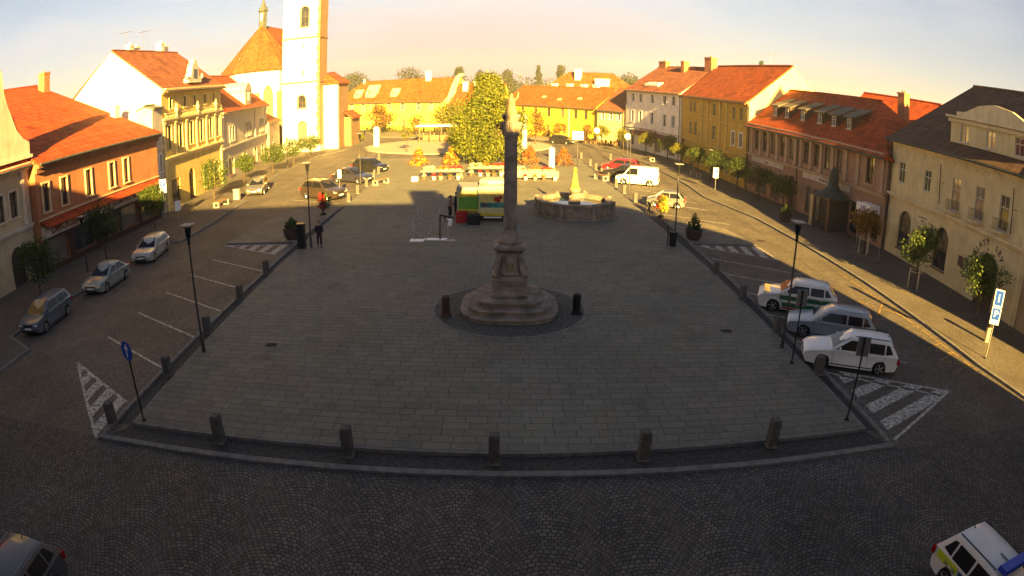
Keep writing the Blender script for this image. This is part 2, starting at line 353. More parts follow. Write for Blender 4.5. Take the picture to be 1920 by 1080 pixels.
def raised(name, pts, z1, m, kerbm=KERB, kw=.16):
    """raised paving with granite kerb stones round its edge"""
    n = len(pts); cx = sum(p[0] for p in pts) / n; cy = sum(p[1] for p in pts) / n
    b = MB(); b.prism(pts, -.02, z1, kerbm)
    ins = []
    for i in range(n):                       # inset outline
        p0, p1, p2 = Vector(pts[i - 1]), Vector(pts[i]), Vector(pts[(i + 1) % n])
        d0, d1 = (p1 - p0).normalized(), (p2 - p1).normalized(); n0, n1 = Vector((-d0.y, d0.x)), Vector((-d1.y, d1.x))
        bis = (n0 + n1); bis = bis / max(.3, bis.length) ; k = kw / max(.4, bis.dot(n0))
        ins.append((p1.x + bis.x * k, p1.y + bis.y * k))
    b.face([(x, y, z1 + .004) for x, y in ins], m)
    return struct(b.build(name))
raised('plaza', [(-11.35, 13.93), (0, 13.9), (10.6, 14.25), (10.15, 30), (9.3, 47), (8.2, 72), (8.0, 78), (-20, 77.5), (-13.0, 60), (-12.5, 47), (-12.15, 31)], .10, SLAB, kw=.1)
def strip(name, pts, wd, z0, z1, m):
    b = MB()
    for (x0, y0), (x1, y1) in zip(pts, pts[1:]):
        d = Vector((x1 - x0, y1 - y0)).normalized(); nx, ny = -d.y * wd / 2, d.x * wd / 2
        b.prism([(x0 - nx, y0 - ny), (x1 - nx, y1 - ny), (x1 + nx, y1 + ny), (x0 + nx, y0 + ny)], z0, z1, m)
    return struct(b.build(name))
strip('kerb', [(-12.15, 13.0), (-6, 13.02), (0, 13.05), (6, 13.1), (11.15, 13.25)], .22, -.02, .07, KERB)
strip('kerb', [(-12.05, 13.12), (-12.4, 24), (-12.75, 35.6)], .16, -.02, .09, KERB)
strip('kerb', [(11.05, 13.4), (10.75, 30), (10.5, 36.4)], .16, -.02, .09, KERB)
DARKSET = mat('gutter_setts', (.055, .052, .046), .9, .35, 9, .9, 34)
sheet('gutter', [(-11.95, 13.14), (11.0, 13.3), (10.6, 14.22), (0, 13.88), (-11.35, 13.9)], .004, DARKSET)
sheet('gutter', [(-11.97, 13.9), (-11.37, 13.95), (-12.17, 31), (-12.5, 44), (-13.0, 44)], .006, DARKSET)
sheet('gutter', [(10.97, 14.2), (10.9, 30), (10.3, 44), (9.48, 44), (10.18, 30), (10.62, 14.3)], .006, DARKSET)
raised('traffic_island', [(-17.66, 35.7), (-12.85, 35.9), (-12.75, 46.6), (-16.0, 47.0), (-17.2, 44.1)], .095, SLAB2)
raised('traffic_island', [(10.55, 36.5), (15.0, 36.6), (14.3, 40.6), (13.2, 42.2), (10.3, 42.4)], .095, SLAB2)
raised('pavement', [(-60, -12), (-20.4, -12), (-20.4, 18.3), (-22.9, 19.4), (-22.9, 36.4), (-21.67, 36.6), (-21.8, 42), (-22.6, 50.4), (-24.6, 52), (-25.4, 62), (-25.8, 84), (-24, 90), (-24, 110), (-60, 110)], .12, SET2)
raised('pavement', [(60, 118), (9, 108), (11.5, 92), (14.0, 84), (15.8, 75), (16.6, 60), (16.4, 53), (18.2, 45), (18.8, 36.6), (19.1, 29), (19.05, 17.8), (20.0, 10), (20.4, -12), (60, -12)], .12, SET2)
raised('pavement', [(-24, 112), (-6, 104), (3, 106), (9.5, 101), (13, 104), (0, 122), (-13, 126), (-36, 140)], .10, SLAB2)
# painted markings
def line(b, x0, y0, x1, y1, wd, z=.004, m=PAINT):
    d = Vector((x1 - x0, y1 - y0)).normalized(); nx, ny = -d.y * wd / 2, d.x * wd / 2
    b.face([(x0 - nx, y0 - ny, z), (x1 - nx, y1 - ny, z), (x1 + nx, y1 + ny, z), (x0 + nx, y0 + ny, z)], m)
b = MB()
for i in range(5): line(b, -12.55 + i * .03 + .0, 29.9 - i * 2.96 + (.0), -17.1 + i * .05, 32.33 - i * 2.96, .11)
for i in range(6): line(b, 10.95, 33.3 - i * 2.95, 15.35, 30.6 - i * 2.95, .11)
for y in (45.2, 50.2, 53.2, 56.1, 59): line(b, 10.9 - (y - 45) * .03, y, 15.2 - (y - 45) * .03, y - 2.6, .12)
for y in (49.0, 52.4): line(b, -13.6, y - .6, -18.3, y + 1.7, .12)
struct(b.build('parking_lines'))
def hatched(name, P0, P1, P2, n, fr=.5):
    """triangle P0-P1-P2 outlined, filled with bars parallel to P0-P1 ... running to the P2 corner"""
    b = MB(); P0, P1, P2 = Vector(P0), Vector(P1), Vector(P2)
    line(b, *P0, *P2, .12, .0045); line(b, *P1, *P2, .12, .0045)
    for i in range(n):
        t0 = (i + .08) / n; t1 = (i + .08 + fr) / n
        A0, A1 = P0.lerp(P2, t0), P0.lerp(P2, min(1, t1)); B0, B1 = P1.lerp(P2, t0), P1.lerp(P2, min(1, t1))
        b.face([(A0.x, A0.y, .004), (A1.x, A1.y, .004), (B1.x, B1.y, .004), (B0.x, B0.y, .004)], PAINT)
    return struct(b.build(name))
# near left triangle, bars across; near right triangle bars run up-right; far ones by the islands
hatched('hatched_marking', (-12.25, 12.9), (-12.45, 15.3), (-16.8, 17.8), 5, .55)
b = MB()
line(b, 11.7, 18.45, 15.8, 16.2, .12, .0045); line(b, 11.35, 13.55, 15.8, 16.2, .12, .0045)
for i in range(4):
    x0, y0 = 11.5, 14.15 + i * 1.12; y1 = y0 + .58
    def up(y):                     # where a bar starting at (11.45,y) at 25 deg meets the upper edge
        # upper edge: (11.7,18.45)-(15.8,16.2)
        k = math.tan(R(24)); s = -2.25 / 4.1
        x = (18.45 - s * 11.7 - y + k * 11.45) / (k - s); return (x, y + k * (x - 11.45))
    a, c = up(y0), up(y1)
    b.face([(11.45, y0, .004), (*a, .004), (*c, .004), (11.45, y1, .004)], PAINT)
struct(b.build('hatched_marking'))
hatched('hatched_marking', (-13.3, 33.3), (-13.2, 35.5), (-17.7, 35.5), 5, .5)
b = MB(); line(b, 10.9, 36.1, 15.2, 33.4, .12, .0045); line(b, 15.0, 36.4, 15.2, 33.4, .12, .0045)
for i in range(5):
    x0 = 11.2 + i * .78; yl = 36.1 - (x0 - 10.9) * .628
    b.face([(x0, yl, .004), (x0 + .42, yl - .26, .004), (x0 + .42 + .1 * i * .5, 36.3, .004), (x0 + .1 * i * .5, 36.3, .004)], PAINT)
struct(b.build('hatched_marking'))
b = MB()
line(b, 18.35, 31, 18.5, 24.0, .12, .006, YPAINT); line(b, 18.5, 24.0, 18.7, 17.6, .12, .006, YPAINT)
for x0, y0, x1, y1 in ((16.9, 24.1, 18.6, 26.2), (16.9, 26.2, 18.6, 24.1)): line(b, x0, y0, x1, y1, .12, .010, YPAINT)
zz = [(18.6, 20.6), (17.2, 20.0), (18.6, 19.4), (17.2, 18.8), (18.6, 18.2), (17.2, 17.6)]
for q, r_ in zip(zz, zz[1:]): line(b, *q, *r_, .12, .012, YPAINT)
struct(b.build('yellow_road_marking'))
b = MB()
for x, y, a in ((-8.7, 20.4, .45), (8.3, 22.3, .45)): b.box(x - a / 2, x + a / 2, y - a * .35, y + a * .35, .09, .109, mat('drain_iron', (.05, .048, .045), .95, .2, 30, spec=.05))
struct(b.build('drain_cover'))
b = MB()
for x, y, r_ in ((2.0, 9.0, .33), (15.9, 38.0, .3), (14.2, 70, .3)): b.lathe([(r_, -.01), (r_, .006)], mat('cast_iron', (.05, .035, .03), .7, .2, 8), 20, (x, y))
struct(b.build('manhole_cover'))
# pale gravel circle at the top of the square
b = MB(); n = 48
b.prism([(-8 + 13.5 * math.cos(2 * math.pi * i / n), 93 + 11 * math.sin(2 * math.pi * i / n)) for i in range(n)], -.01, .14, mat('pale_gravel', (.34, .30, .22), .95, .15, 5, .5, 60))
struct(b.build('gravel_circle'))

# ------------------------------------------------------------------ buildings
WINCACHE = {}
def window_parts(parent, s, z, wd, ht, recess=.18, arch=False, trim=None, fr=None, cross=True, y0=0., deep=.05, tl=.35):
    """window frame (glazing bars, surround) with its pane as a child"""
    fr = fr or WFRAME
    key = (round(wd, 2), round(ht, 2), recess, arch, trim, fr, cross, deep, tl)
    if key not in WINCACHE:
        b = MB(); t = .055; hw = wd / 2; y = recess - .05; hr = ht - (hw if arch else 0)
        b.box(-hw, -hw + t, y, y + .06, 0, hr, fr); b.box(hw - t, hw, y, y + .06, 0, hr, fr)
        b.box(-hw + t, hw - t, y, y + .06, 0, t, fr)
        if not arch: b.box(-hw + t, hw - t, y, y + .06, hr - t, hr, fr)
        else:
            for i in range(10):
                a0, a1 = math.pi * i / 10, math.pi * (i + 1) / 10
                b.wallprism([(hw * math.cos(a0), hr + hw * math.sin(a0)), (hw * math.cos(a1), hr + hw * math.sin(a1)), ((hw - t) * math.cos(a1), hr + (hw - t) * math.sin(a1)), ((hw - t) * math.cos(a0), hr + (hw - t) * math.sin(a0))], y, y + .06, fr)
        if cross:
            b.box(-t * .45, t * .45, y - .004, y + .05, t, hr - t * .2, fr); zc = hr * (1 - tl); b.box(-hw + t, hw - t, y - .006, y + .05, zc - t / 2, zc + t / 2, fr)
        if trim:
            k = .12; d = deep
            b.box(-hw - k, -hw, -d, .02, -.02, hr + (0 if arch else k), trim); b.box(hw, hw + k, -d, .02, -.02, hr + (0 if arch else k), trim)
            if not arch: b.box(-hw, hw, -d, .02, hr, hr + k, trim)
            else:
                for i in range(10):
                    a0, a1 = math.pi * i / 10, math.pi * (i + 1) / 10; q = hw + k
                    b.wallprism([(q * math.cos(a0), hr + q * math.sin(a0)), (q * math.cos(a1), hr + q * math.sin(a1)), (hw * math.cos(a1), hr + hw * math.sin(a1)), (hw * math.cos(a0), hr + hw * math.sin(a0))], -d, .02, trim)
            b.box(-hw - k - .04, hw + k + .04, -d - .08, .02, -.10, -.022, trim)
        else: b.box(-hw - .06, hw + .06, -.07, .02, -.08, -.004, fr)
        g = MB()
        if arch:
            pts = [(hw - .01, 0.01)] + [((hw - .01) * math.cos(math.pi * i / 12), hr + (hw - .01) * math.sin(math.pi * i / 12)) for i in range(13)] + [(-hw + .01, .01)]
            g.face([(x, y + .03, zz) for x, zz in pts], GLASS)
        else: g.face([(-hw + .01, y + .03, .01), (hw - .01, y + .03, .01), (hw - .01, y + .03, hr - .01), (-hw + .01, y + .03, hr - .01)], GLASS)
        WINCACHE[key] = (b.mesh('window'), g.mesh('pane'))
    fm, gm = WINCACHE[key]
    o = link('window', fm, parent, (s, y0, z)); link('pane', gm, o); return o
def facade(b, Lw, z0, z1, ops, m, y=0., depth=.25):
    """front wall in the xz plane with real openings and reveals. ops: (centre, z, w, h, arch)"""
    xs = sorted({0, Lw} | {round(o[0] - o[2] / 2, 3) for o in ops} | {round(o[0] + o[2] / 2, 3) for o in ops})
    zs = sorted({z0, z1} | {round(o[1], 3) for o in ops} | {round(o[1] + o[3], 3) for o in ops})
    xs = [x for x in xs if 0 <= x <= Lw]; zs = [z for z in zs if z0 <= z <= z1]
    for x0, x1 in zip(xs, xs[1:]):
        if x1 - x0 < 1e-4: continue
        run = None
        for za, zb in zip(zs, zs[1:]):
            xc, zc = (x0 + x1) / 2, (za + zb) / 2
            hole = any(abs(xc - o[0]) < o[2] / 2 and o[1] < zc < o[1] + o[3] for o in ops)
            if hole:
                if run: b.face([(x0, y, run[0]), (x1, y, run[0]), (x1, y, run[1]), (x0, y, run[1])], m); run = None
            else: run = (run[0], zb) if run else (za, zb)
        if run: b.face([(x0, y, run[0]), (x1, y, run[0]), (x1, y, run[1]), (x0, y, run[1])], m)
    for o in ops:
        c, z, wd, ht = o[:4]; arch = len(o) > 4 and o[4]; x0, x1 = c - wd / 2, c + wd / 2; hr = z + ht - (wd / 2 if arch else 0)
        b.face([(x0, y, z), (x0, y + depth, z), (x0, y + depth, hr), (x0, y, hr)], m)
        b.face([(x1, y + depth, z), (x1, y, z), (x1, y, hr), (x1, y + depth, hr)], m)
        b.face([(x0, y, z), (x1, y, z), (x1, y + depth, z), (x0, y + depth, z)], m)
        if not arch: b.face([(x0, y + depth, hr), (x1, y + depth, hr), (x1, y, hr), (x0, y, hr)], m)
        else:
            n = 12; pr = [(c + wd / 2 * math.cos(math.pi * i / n), hr + wd / 2 * math.sin(math.pi * i / n)) for i in range(n + 1)]
            b.face([(x1, y, hr), (x1, y, z + ht)] + [(px, y, pz) for px, pz in reversed(pr[1:n // 2 + 1])], m)
            b.face([(x0, y, z + ht), (x0, y, hr)] + [(px, y, pz) for px, pz in reversed(pr[n // 2:n])], m)
            for q, r_ in zip(pr, pr[1:]): b.face([(q[0], y, q[1]), (r_[0], y, r_[1]), (r_[0], y + depth, r_[1]), (q[0], y + depth, q[1])], m)
def frame_of(A, B):
    A, B = Vector(A), Vector(B); d = B - A; return d.length, (A.x, A.y, 0), math.atan2(d.y, d.x)
class House:
    def __init__(s, name, label, A, B, depth, eave, wallm, cat='house', group=None, base=None):
        s.L, loc, rz = frame_of(A, B); s.d = depth; s.e = eave; s.wm = wallm
        s.t = thing(name, label, cat, loc, rz, group); s.ops = []; s.base = base
    def win(s, cs, z, wd, ht, **k):
        for c in cs:
            s.ops.append((c, z, wd, ht, k.get('arch', False))); window_parts(s.t, c, z, wd, ht, **k)
    def door(s, c, z, wd, ht, m, arch=False, name='door', glass=False):
        s.ops.append((c, z, wd, ht, arch)); b = MB(); hw = wd / 2; hr = ht - (hw if arch else 0)
        if arch:
            pts = [(-hw, 0), (hw, 0)] + [(hw * math.cos(math.pi * i / 12), hr + hw * math.sin(math.pi * i / 12)) for i in range(13)]
            b.wallprism(pts, .2, .26, m)
        else: b.box(-hw, hw, .2, .26, 0, ht, m)
        for x0, x1 in ((-hw + .1, -.06), (.06, hw - .1)):
            b.box(x0, x1, .17, .2, .15, hr * .45, m); b.box(x0, x1, .17, .2, hr * .52, hr - .1, GLASS if glass else m)
        o = b.build(name, s.t, loc=(c, 0, z)); h = MB(); h.box(-.12, -.08, .12, .17, hr * .48, hr * .5 + .08, STEEL); h.build('handle', o); return o
    def walls(s, ridge=None, gables=(True, True), rd=None, zb=0., ends=None):
        """front with holes, plain sides and back; gable tops when the roof has gables"""
        L_, d, e = s.L, s.d, s.e; b = MB(); facade(b, L_, zb, e, s.ops, s.wm)
        rd = rd or d / 2; rz_ = ridge or e; be = e if rd * 2 >= d - .01 else e + (rz_ - e) * (1 - (d - rd) / rd)
        sm = ends or s.wm
        for x, g, sg in ((0, gables[0], 1), (L_, gables[1], 0)):
            p = [(x, 0, zb), (x, 0, e)] + ([(x, rd, rz_)] if g else []) + [(x, d, be if g else e), (x, d, zb)]
            b.face(p if sg == 0 else p[::-1], sm) if False else b.face(p if sg else p[::-1], sm)
        b.face([(L_, d, zb), (0, d, zb), (0, d, be if (gables[0] or gables[1]) else e), (L_, d, be if (gables[0] or gables[1]) else e)], s.wm)
        b.face([(0, .3, e - .02), (L_, .3, e - .02), (L_, d, e - .02), (0, d, e - .02)], s.wm)
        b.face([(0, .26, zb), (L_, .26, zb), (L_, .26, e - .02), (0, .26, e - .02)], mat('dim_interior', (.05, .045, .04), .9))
        s.body = b.build('wall', s.t); return s.body
    def roof(s, m, ridge, rd=None, over=.45, hips=(0, 0), ends=(.0, .0), th=.16, lift=.12, back=True):
        L_, d, e = s.L, s.d, s.e; rd = rd or d / 2; sl = (ridge - e) / rd; z0 = e - over * sl + lift; zr = ridge + lift
        x0, x1 = -ends[0], L_ + ends[1]; h0, h1 = hips; bz = zr - sl * (d - rd + over * .6); yb = d + over * .6
        o0, o1 = (over if h0 else 0), (over if h1 else 0)
        vs = [(x0 - o0, -over, z0), (x1 + o1, -over, z0), (x1 - h1, rd, zr), (x0 + h0, rd, zr), (x0 - o0, yb, bz), (x1 + o1, yb, bz)]
        fs = [(0, 1, 2, 3), (5, 4, 3, 2)]
        if h0: fs.append((4, 0, 3))
        if h1: fs.append((1, 5, 2))
        b = MB(); b.slab(vs, fs, th, m)
        # ridge caps
        b.tube((x0 + h0, rd, zr + .01), (x1 - h1, rd, zr + .01), .11, .11, m, 6)
        if h0: b.tube((x0 - o0, -over, z0 + .02), (x0 + h0, rd, zr), .1, .1, m, 6)
        if h1: b.tube((x1 + o1, -over, z0 + .02), (x1 - h1, rd, zr), .1, .1, m, 6)
        s.rf = b.build('roof', s.t)
        g = MB(); g.tube((x0, -over - .07, z0 - .1), (x1, -over - .07, z0 - .1), .075, .075, PATINA, 8); g.build('gutter', s.rf); return s.rf
    def chimney(s, x, y, z0, z1, wx=.6, wy=.6, m=None, pots=1):
        m = m or CHIM; b = MB(); b.box(x - wx / 2, x + wx / 2, y - wy / 2, y + wy / 2, z0, z1 - .18, m); b.box(x - wx / 2 - .06, x + wx / 2 + .06, y - wy / 2 - .06, y + wy / 2 + .06, z1 - .18, z1, m)
        for i in range(pots): px = x + (i - (pots - 1) / 2) * .35; b.tube((px, y, z1), (px, y, z1 + .22), .09, .08, m, 8)
        return b.build('chimney', s.rf)
    def cornice(s, z, h, d, m, name='cornice', x0=0, x1=None, steps=2):
        b = MB(); x1 = s.L if x1 is None else x1
        for i in range(steps):
            b.box(x0 + .003 * i, x1 - .003 * i, -d * (i + 1) / steps, .01 + .002 * i, z + h * i / steps, z + h * (i + 1) / steps - (.002 if i < steps - 1 else 0), m)
        return b.build(name, s.t)
    def pilaster(s, cs, z0, z1, wd, d, m):
        b = MB(); hw = wd / 2; b.box(-hw, hw, -d, .01, .18, z1 - z0 - .22, m); b.box(-hw - .05, hw + .05, -d - .05, .012, 0, .178, m); b.box(-hw - .06, hw + .06, -d - .06, .012, z1 - z0 - .218, z1 - z0, m)
        me = b.mesh('pilaster')
        for c in cs: link('pilaster', me, s.t, (c, 0, z0))
    def pipe(s, c, m=None, r=.05):
        b = MB(); b.tube((c, -.12, 0), (c, -.12, s.e - .1), r, r, m or PATINA, 8); b.build('downpipe', s.t)
    def panel(s, name, x0, x1, z0, z1, m, d=.05):
        b = MB(); b.box(x0, x1, -d, .0, z0, z1, m); return b.build(name, s.t)

TILE_O = tiles('clay_tiles_orange', (.40, .086, .016)); TILE_R = tiles('clay_tiles_red', (.34, .062, .018)); TILE_B = tiles('clay_tiles_brown', (.26, .09, .045))
TILE_D = tiles('clay_tiles_dark', (.10, .06, .045)); TILE_C = tiles('church_tiles', (.30, .078, .022))  # darker tile tone for the roofs of inn and side house

# --- left row, near to far
P1 = plaster('grey_cream_plaster', (.50, .42, .27)); TR1 = plaster('pale_trim_plaster', (.60, .54, .44))
h = House('gabled_house', 'grey and cream townhouse with curved scroll gable at far left edge', (-29.2, 2), (-29.2, 28.7), 12, 7.4, P1)
h.win([6, 7.3, 10.5, 11.8, 15.2, 16.5, 19.9, 21.2, 23.6, 24.95], 4.25, .75, 1.55, trim=TR1, fr=BROWNFR)
h.door(24.8, 0, 1.5, 2.5, mat('dark_door_wood', (.06, .04, .03), .7), arch=True)
h.win([9.5, 13.5], .9, 1.4, 1.7, trim=TR1, fr=BROWNFR); h.walls(12.0, (True, True)); h.roof(TILE_O, 12.0); h.cornice(3.25, .3, .2, TR1, 'string_course'); h.cornice(6.85, .45, .4, TR1)
h.pilaster([18.2, 22.4, 26.0], 3.6, 6.85, .3, .1, TR1)
pr_ = [(26.7, 7.7), (26.7, 8.4), (26.1, 8.7), (25.4, 9.3), (24.9, 10.2), (24.5, 10.9), (24.15, 11.7), (23.95, 12.9), (23.3, 13.5), (22.9, 14.5), (21.8, 15.4), (20.9, 15.6)]
pts = pr_[:1] + pr_[1:] + [(41.8 - x, z) for x, z in pr_[::-1][1:]]; pts = [pts[-1]] + pts[:-1]
b = MB(); b.wallprism(pts, -.32, .1, plaster('gable_plaster', (.56, .50, .40))); b.box(15.8, 26.9, -.42, -.1, 7.55, 7.75, TR1)
for (xa, za), (xb, zb) in zip(pts[2:], pts[3:]):
    b.tube((xa, -.2, za + .03), (xb, -.2, zb + .03), .13, .13, TR1, 6)
b.build('scroll_gable', h.t)

PO = plaster('salmon_orange_plaster', (.38, .17, .085)); TRC = plaster('cream_trim', (.62, .50, .30))
h = House('shop_house', 'long orange shop house with white lettered fascia over ground floor', (-28.6, 28.8), (-28.4, 44.8), 26, 7.2, PO)
h.win([1.0, 3.05, 6.0, 9.05, 11.05], 3.95, .66, 1.75, trim=TRC, fr=BROWNFR, deep=.09)
for c in (1.7, 5.0, 8.3, 11.2, 14.2): h.win([c], .55, 2.5, 1.6, cross=False, fr=BROWNFR)
h.walls(13.3, (True, True), rd=15.5); h.roof(TILE_R, 13.3, rd=15.5, over=.6, back=True)
h.cornice(6.45, .6, .5, plaster('brown_cornice', (.24, .12, .07))); h.cornice(3.45, .12, .12, TRC, 'string_course')
h.chimney(15.2, 13.6, 12.2, 14.4, .9, .9, CHIM); h.chimney(15.4, 4.2, 8.2, 9.9, .7, .6, CHIMW)
DKSH = plaster('dark_shopfront', (.07, .045, .035)); b = MB()
for x0, x1 in ((.05, .42), (2.98, 3.72), (6.28, 7.02), (9.58, 9.92), (12.48, 12.92), (15.48, 15.95)): b.box(x0, x1, -.05, 0, 0, 2.3, DKSH)
b.box(.42, 15.48, -.04, 0, .02, .5, DKSH); b.box(.42, 15.48, -.04, 0, 2.17, 2.3, DKSH); b.build('shopfront', h.t)
sg = h.panel('sign_fascia', .15, 15.4, 2.32, 3.08, plaster('faded_white_fascia', (.55, .48, .42)), .14)
DKRED = mat('sign_dark_red', (.20, .015, .03), .6, .05)
textobj('lettering', 'DROGERIE U V', .66, DKRED, sg, (3.9, -.150, 2.68), (math.pi / 2, 0, 0), .008, stretch=1.3)
textobj('lettering', 'KOSMETIKA - BARVY - LAKY', .34, DKRED, sg, (11.7, -.150, 2.68), (math.pi / 2, 0, 0), .008, stretch=1.35)
b = MB(); b.slab([(.1, -.95, 3.10), (15.8, -.95, 3.10), (15.8, -.0, 3.42), (.1, -.0, 3.42)], [(0, 1, 2, 3)], .05, TILE_R); b.build('canopy', h.t)

PW = plaster('pale_grey_plaster', (.50, .47, .42))
h = House('narrow_house', 'narrow pale grey house squeezed between orange shop and ornate house', (-28.9, 44.95), (-29.1, 46.9), 1.6, 9.1, PW)
h.win([.55, 1.45], 3.7, .5, 1.5, arch=True, trim=WHITE); h.door(1.0, 0, .95, 2.1, mat('dark_door_wood', (.06, .04, .03)))
h.walls(9.3, (True, True)); h.roof(PATINA, 9.3, over=.12); h.cornice(5.6, .3, .2, TR1, 'string_course')

PY = plaster('ochre_yellow_plaster', (.62, .47, .16)); TRY = plaster('light_yellow_trim', (.74, .62, .30))
h = House('ornate_house', 'tall ornate yellow house with stucco pilasters, balustrade and blank side gable', (-29.2, 47), (-30.5, 62), 10.8, 10.75, PY, base=None)
xs = [1.5, 4.0, 6.6, 9.2, 11.8, 13.9]
h.win(xs, 5.3, .75, 2.1, trim=TRY, fr=BROWNFR, arch=False, deep=.12); h.win([2.0, 5.2, 7.6, 10.4, 12.9], 8.9, .6, .95, trim=TRY, fr=BROWNFR)
h.win([2.5], .6, 1.9, 2.0, cross=False, fr=BROWNFR); h.door(6.4, 0, 1.4, 3.0, mat('dark_door_wood', (.06, .04, .03)), arch=True); h.win([10.3, 13.3], .6, 1.7, 2.2, arch=True, trim=TRY)
h.walls(14.9, (True, True), rd=5.6, ends=plaster('white_gable_plaster', (.72, .68, .58)))
h.roof(TILE_B, 14.9, rd=5.6, over=.55, ends=(-.12, .1)); h.cornice(10.2, .5, .5, TRY, steps=3); h.cornice(4.3, .45, .35, TRY, 'string_course', steps=3); h.cornice(7.75, .35, .3, TRY, 'string_course', steps=2)
h.pilaster([.35, 2.75, 5.3, 7.9, 10.5, 12.9, 14.75], 4.75, 7.75, .34, .16, TRY)
h.pilaster([.35, 14.75], 0, 4.3, .4, .16, TRY)
b = MB()
for x0 in (2.75, 7.9, 12.9): b.lathe([(.14, 8.1), (.2, 8.25), (.1, 8.4), (.17, 8.6), (.2, 8.8), (.08, 9.0), (.12, 9.12), (.03, 9.3)], TRY, 8, (x0, -.22))
for i in range(40): b.tube((.5 + i * .365, -.2, 8.12), (.5 + i * .365, -.2, 8.45), .045, .045, TRY, 6)
b.box(.35, 14.8, -.27, -.13, 8.45, 8.53, TRY); b.build('balustrade', h.t)
b = MB(); b.wallprism([(6.0, 11.1), (9.2, 11.1), (9.2, 11.5), (8.6, 11.7), (8.4, 12.4), (8.2, 12.9), (7.9, 13.0), (7.9, 13.3), (7.3, 13.3), (7.3, 13.0), (7.0, 12.9), (6.8, 12.4), (6.6, 11.7), (6.0, 11.5)], -.1, .5, TR1)
b.box(7.2, 8.0, -.13, -.1, 11.5, 12.4, GLASS); b.lathe([(.12, 11.5), (.2, 11.7), (.06, 12.0)], TR1, 8, (5.7, 0)); b.lathe([(.12, 11.5), (.2, 11.7), (.06, 12.0)], TR1, 8, (9.5, 0)); b.build('dormer_pediment', h.t)
h.chimney(4.3, 6.0, 14.4, 15.7, .8, .6, CHIMW, 1); h.chimney(6.0, 6.2, 14.4, 15.6, .8, .6, CHIMW, 1); h.chimney(11.8, 6.2, 14.0, 16.1, .8, .7, CHIMW, 2); h.chimney(13.6, 6.6, 13.5, 15.9, .8, .7, CHIMW, 2)
def aerial(x, y, z, hh, loc, lab, grp='rooftop aerials'):
    t = thing('rooftop_aerial', lab, 'aerial', loc, 0, grp); b = MB(); b.tube((0, 0, 0), (0, 0, hh), .025, .02, STEEL, 6); b.build('mast', t)
    b = MB()
    for k in range(5): b.tube((-.1 + k * .3 - .5, -.45 + .05 * k, hh - .1), (-.1 + k * .3 - .5, .45 - .05 * k, hh - .1), .012, .012, STEEL, 5)
    b.tube((-.7, 0, hh - .1), (.8, 0, hh - .1), .018, .018, STEEL, 5); b.build('antenna_bars', t)
aerial(0, 0, 0, 2.6, (-35.6, 53.5, 14.6), 'tall branching aerial mast standing on the ornate house roof'); aerial(0, 0, 0, 2.1, (-35.0, 49.2, 14.8), 'thin aerial mast above the chimneys of the ornate house')

PB = plaster('warm_beige_plaster', (.52, .47, .36))
h = House('beige_house', 'beige two-storey house with small gabled dormer beside the ornate house', (-30.5, 62.1), (-33.6, 83), 11, 7.95, PB)
for c in (3.4, 4.6, 10.7, 12.2, 17.8, 19.2): h.win([c], 4.3, .72, 1.6, trim=TR1, fr=WFRAME, deep=.07)
for c, w_ in ((3.5, 2.2), (9.0, 2.4), (14.6, 2.0), (18.8, 1.8)): h.win([c], .5, w_, 1.9, cross=False, fr=mat('red_shop_frame', (.22, .06, .03), .6, .1), tl=.2)
h.walls(12.2, (True, True)); h.roof(TILE_R, 12.2, over=.5); h.cornice(7.3, .45, .35, TR1, steps=3); h.cornice(3.5, .3, .22, TR1, 'string_course'); h.pilaster([.3, 14.9, 20.8], 3.8, 7.3, .35, .1, TR1)
b = MB(); b.box(10.4, 13.6, .1, 3, 8.0, 9.9, TR1); b.wallprism([(10.2, 9.9), (13.8, 9.9), (13.2, 10.5), (12.0, 11.0), (10.8, 10.5)], .05, 3.4, TR1); d_ = b.build('dormer', h.t)
window_parts(d_, 12.0, 8.7, .8, 1.0, y0=-.08 + .1, recess=.03)
h.chimney(5.0, 6.2, 11.0, 13.6, .9, .7, plaster('ochre_chimney', (.62, .5, .25)), 1)
PG = plaster('grey_annex_plaster', (.34, .29, .25))
h = House('low_annex', 'low grey annex with lean-to red roof between beige house and church', (-33.2, 83.2), (-34.2, 90.0), 6, 5.2, PG, cat='outbuilding')
h.win([2.2], 2.2, .6, .9); h.walls(6.6, (True, True)); h.roof(TILE_B, 6.6, over=.3)

# --- church
PCH = plaster('bright_church_plaster', (.80, .74, .58)); CST = plaster('church_stone_and_shade', (.26, .175, .10))  # the stone colour also darkens the shaded right sides of tower and chapel
ch = thing('church', 'tall white church with square bell tower, orange apse roof and small spirelet', 'church', (-30, 92, 0))
b = MB(); tower_ops = [(3.3, 1.6, 1.2, 3.0, True), (3.2, 6.6, 1.3, 1.9, True), (3.4, 11.4, .25, .9), (3.4, 15.6, .22, .6), (3.5, 19.0, 1.3, 3.2, True), (3.5, 27, 1.5, 3.6, True)]
facade(b, 6.0, 0, 36, tower_ops, PCH, depth=.5)
b.face([(6.0, 0, 0), (6.0, 3.6, 0), (6.0, 3.6, 36), (6.0, 0, 36)], CST); b.face([(0, 3.6, 0), (0, 0, 0), (0, 0, 36), (0, 3.6, 36)], PCH); b.face([(6.0, 3.6, 0), (0, 3.6, 0), (0, 3.6, 36), (6.0, 3.6, 36)], PCH)  # right face coloured darker than the plaster to give it shade
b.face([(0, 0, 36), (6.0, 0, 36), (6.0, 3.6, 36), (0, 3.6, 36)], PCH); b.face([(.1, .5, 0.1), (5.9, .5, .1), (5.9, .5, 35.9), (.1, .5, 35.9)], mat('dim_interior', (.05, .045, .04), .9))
tw = b.build('tower_wall', ch, loc=(-4.0, -1.2, 0), rz=R(-2))
b = MB()
for z in (10.4, 17.2, 24.4): b.box(-.12, 6.12, -.12, 3.72, z, z + .22, CST)
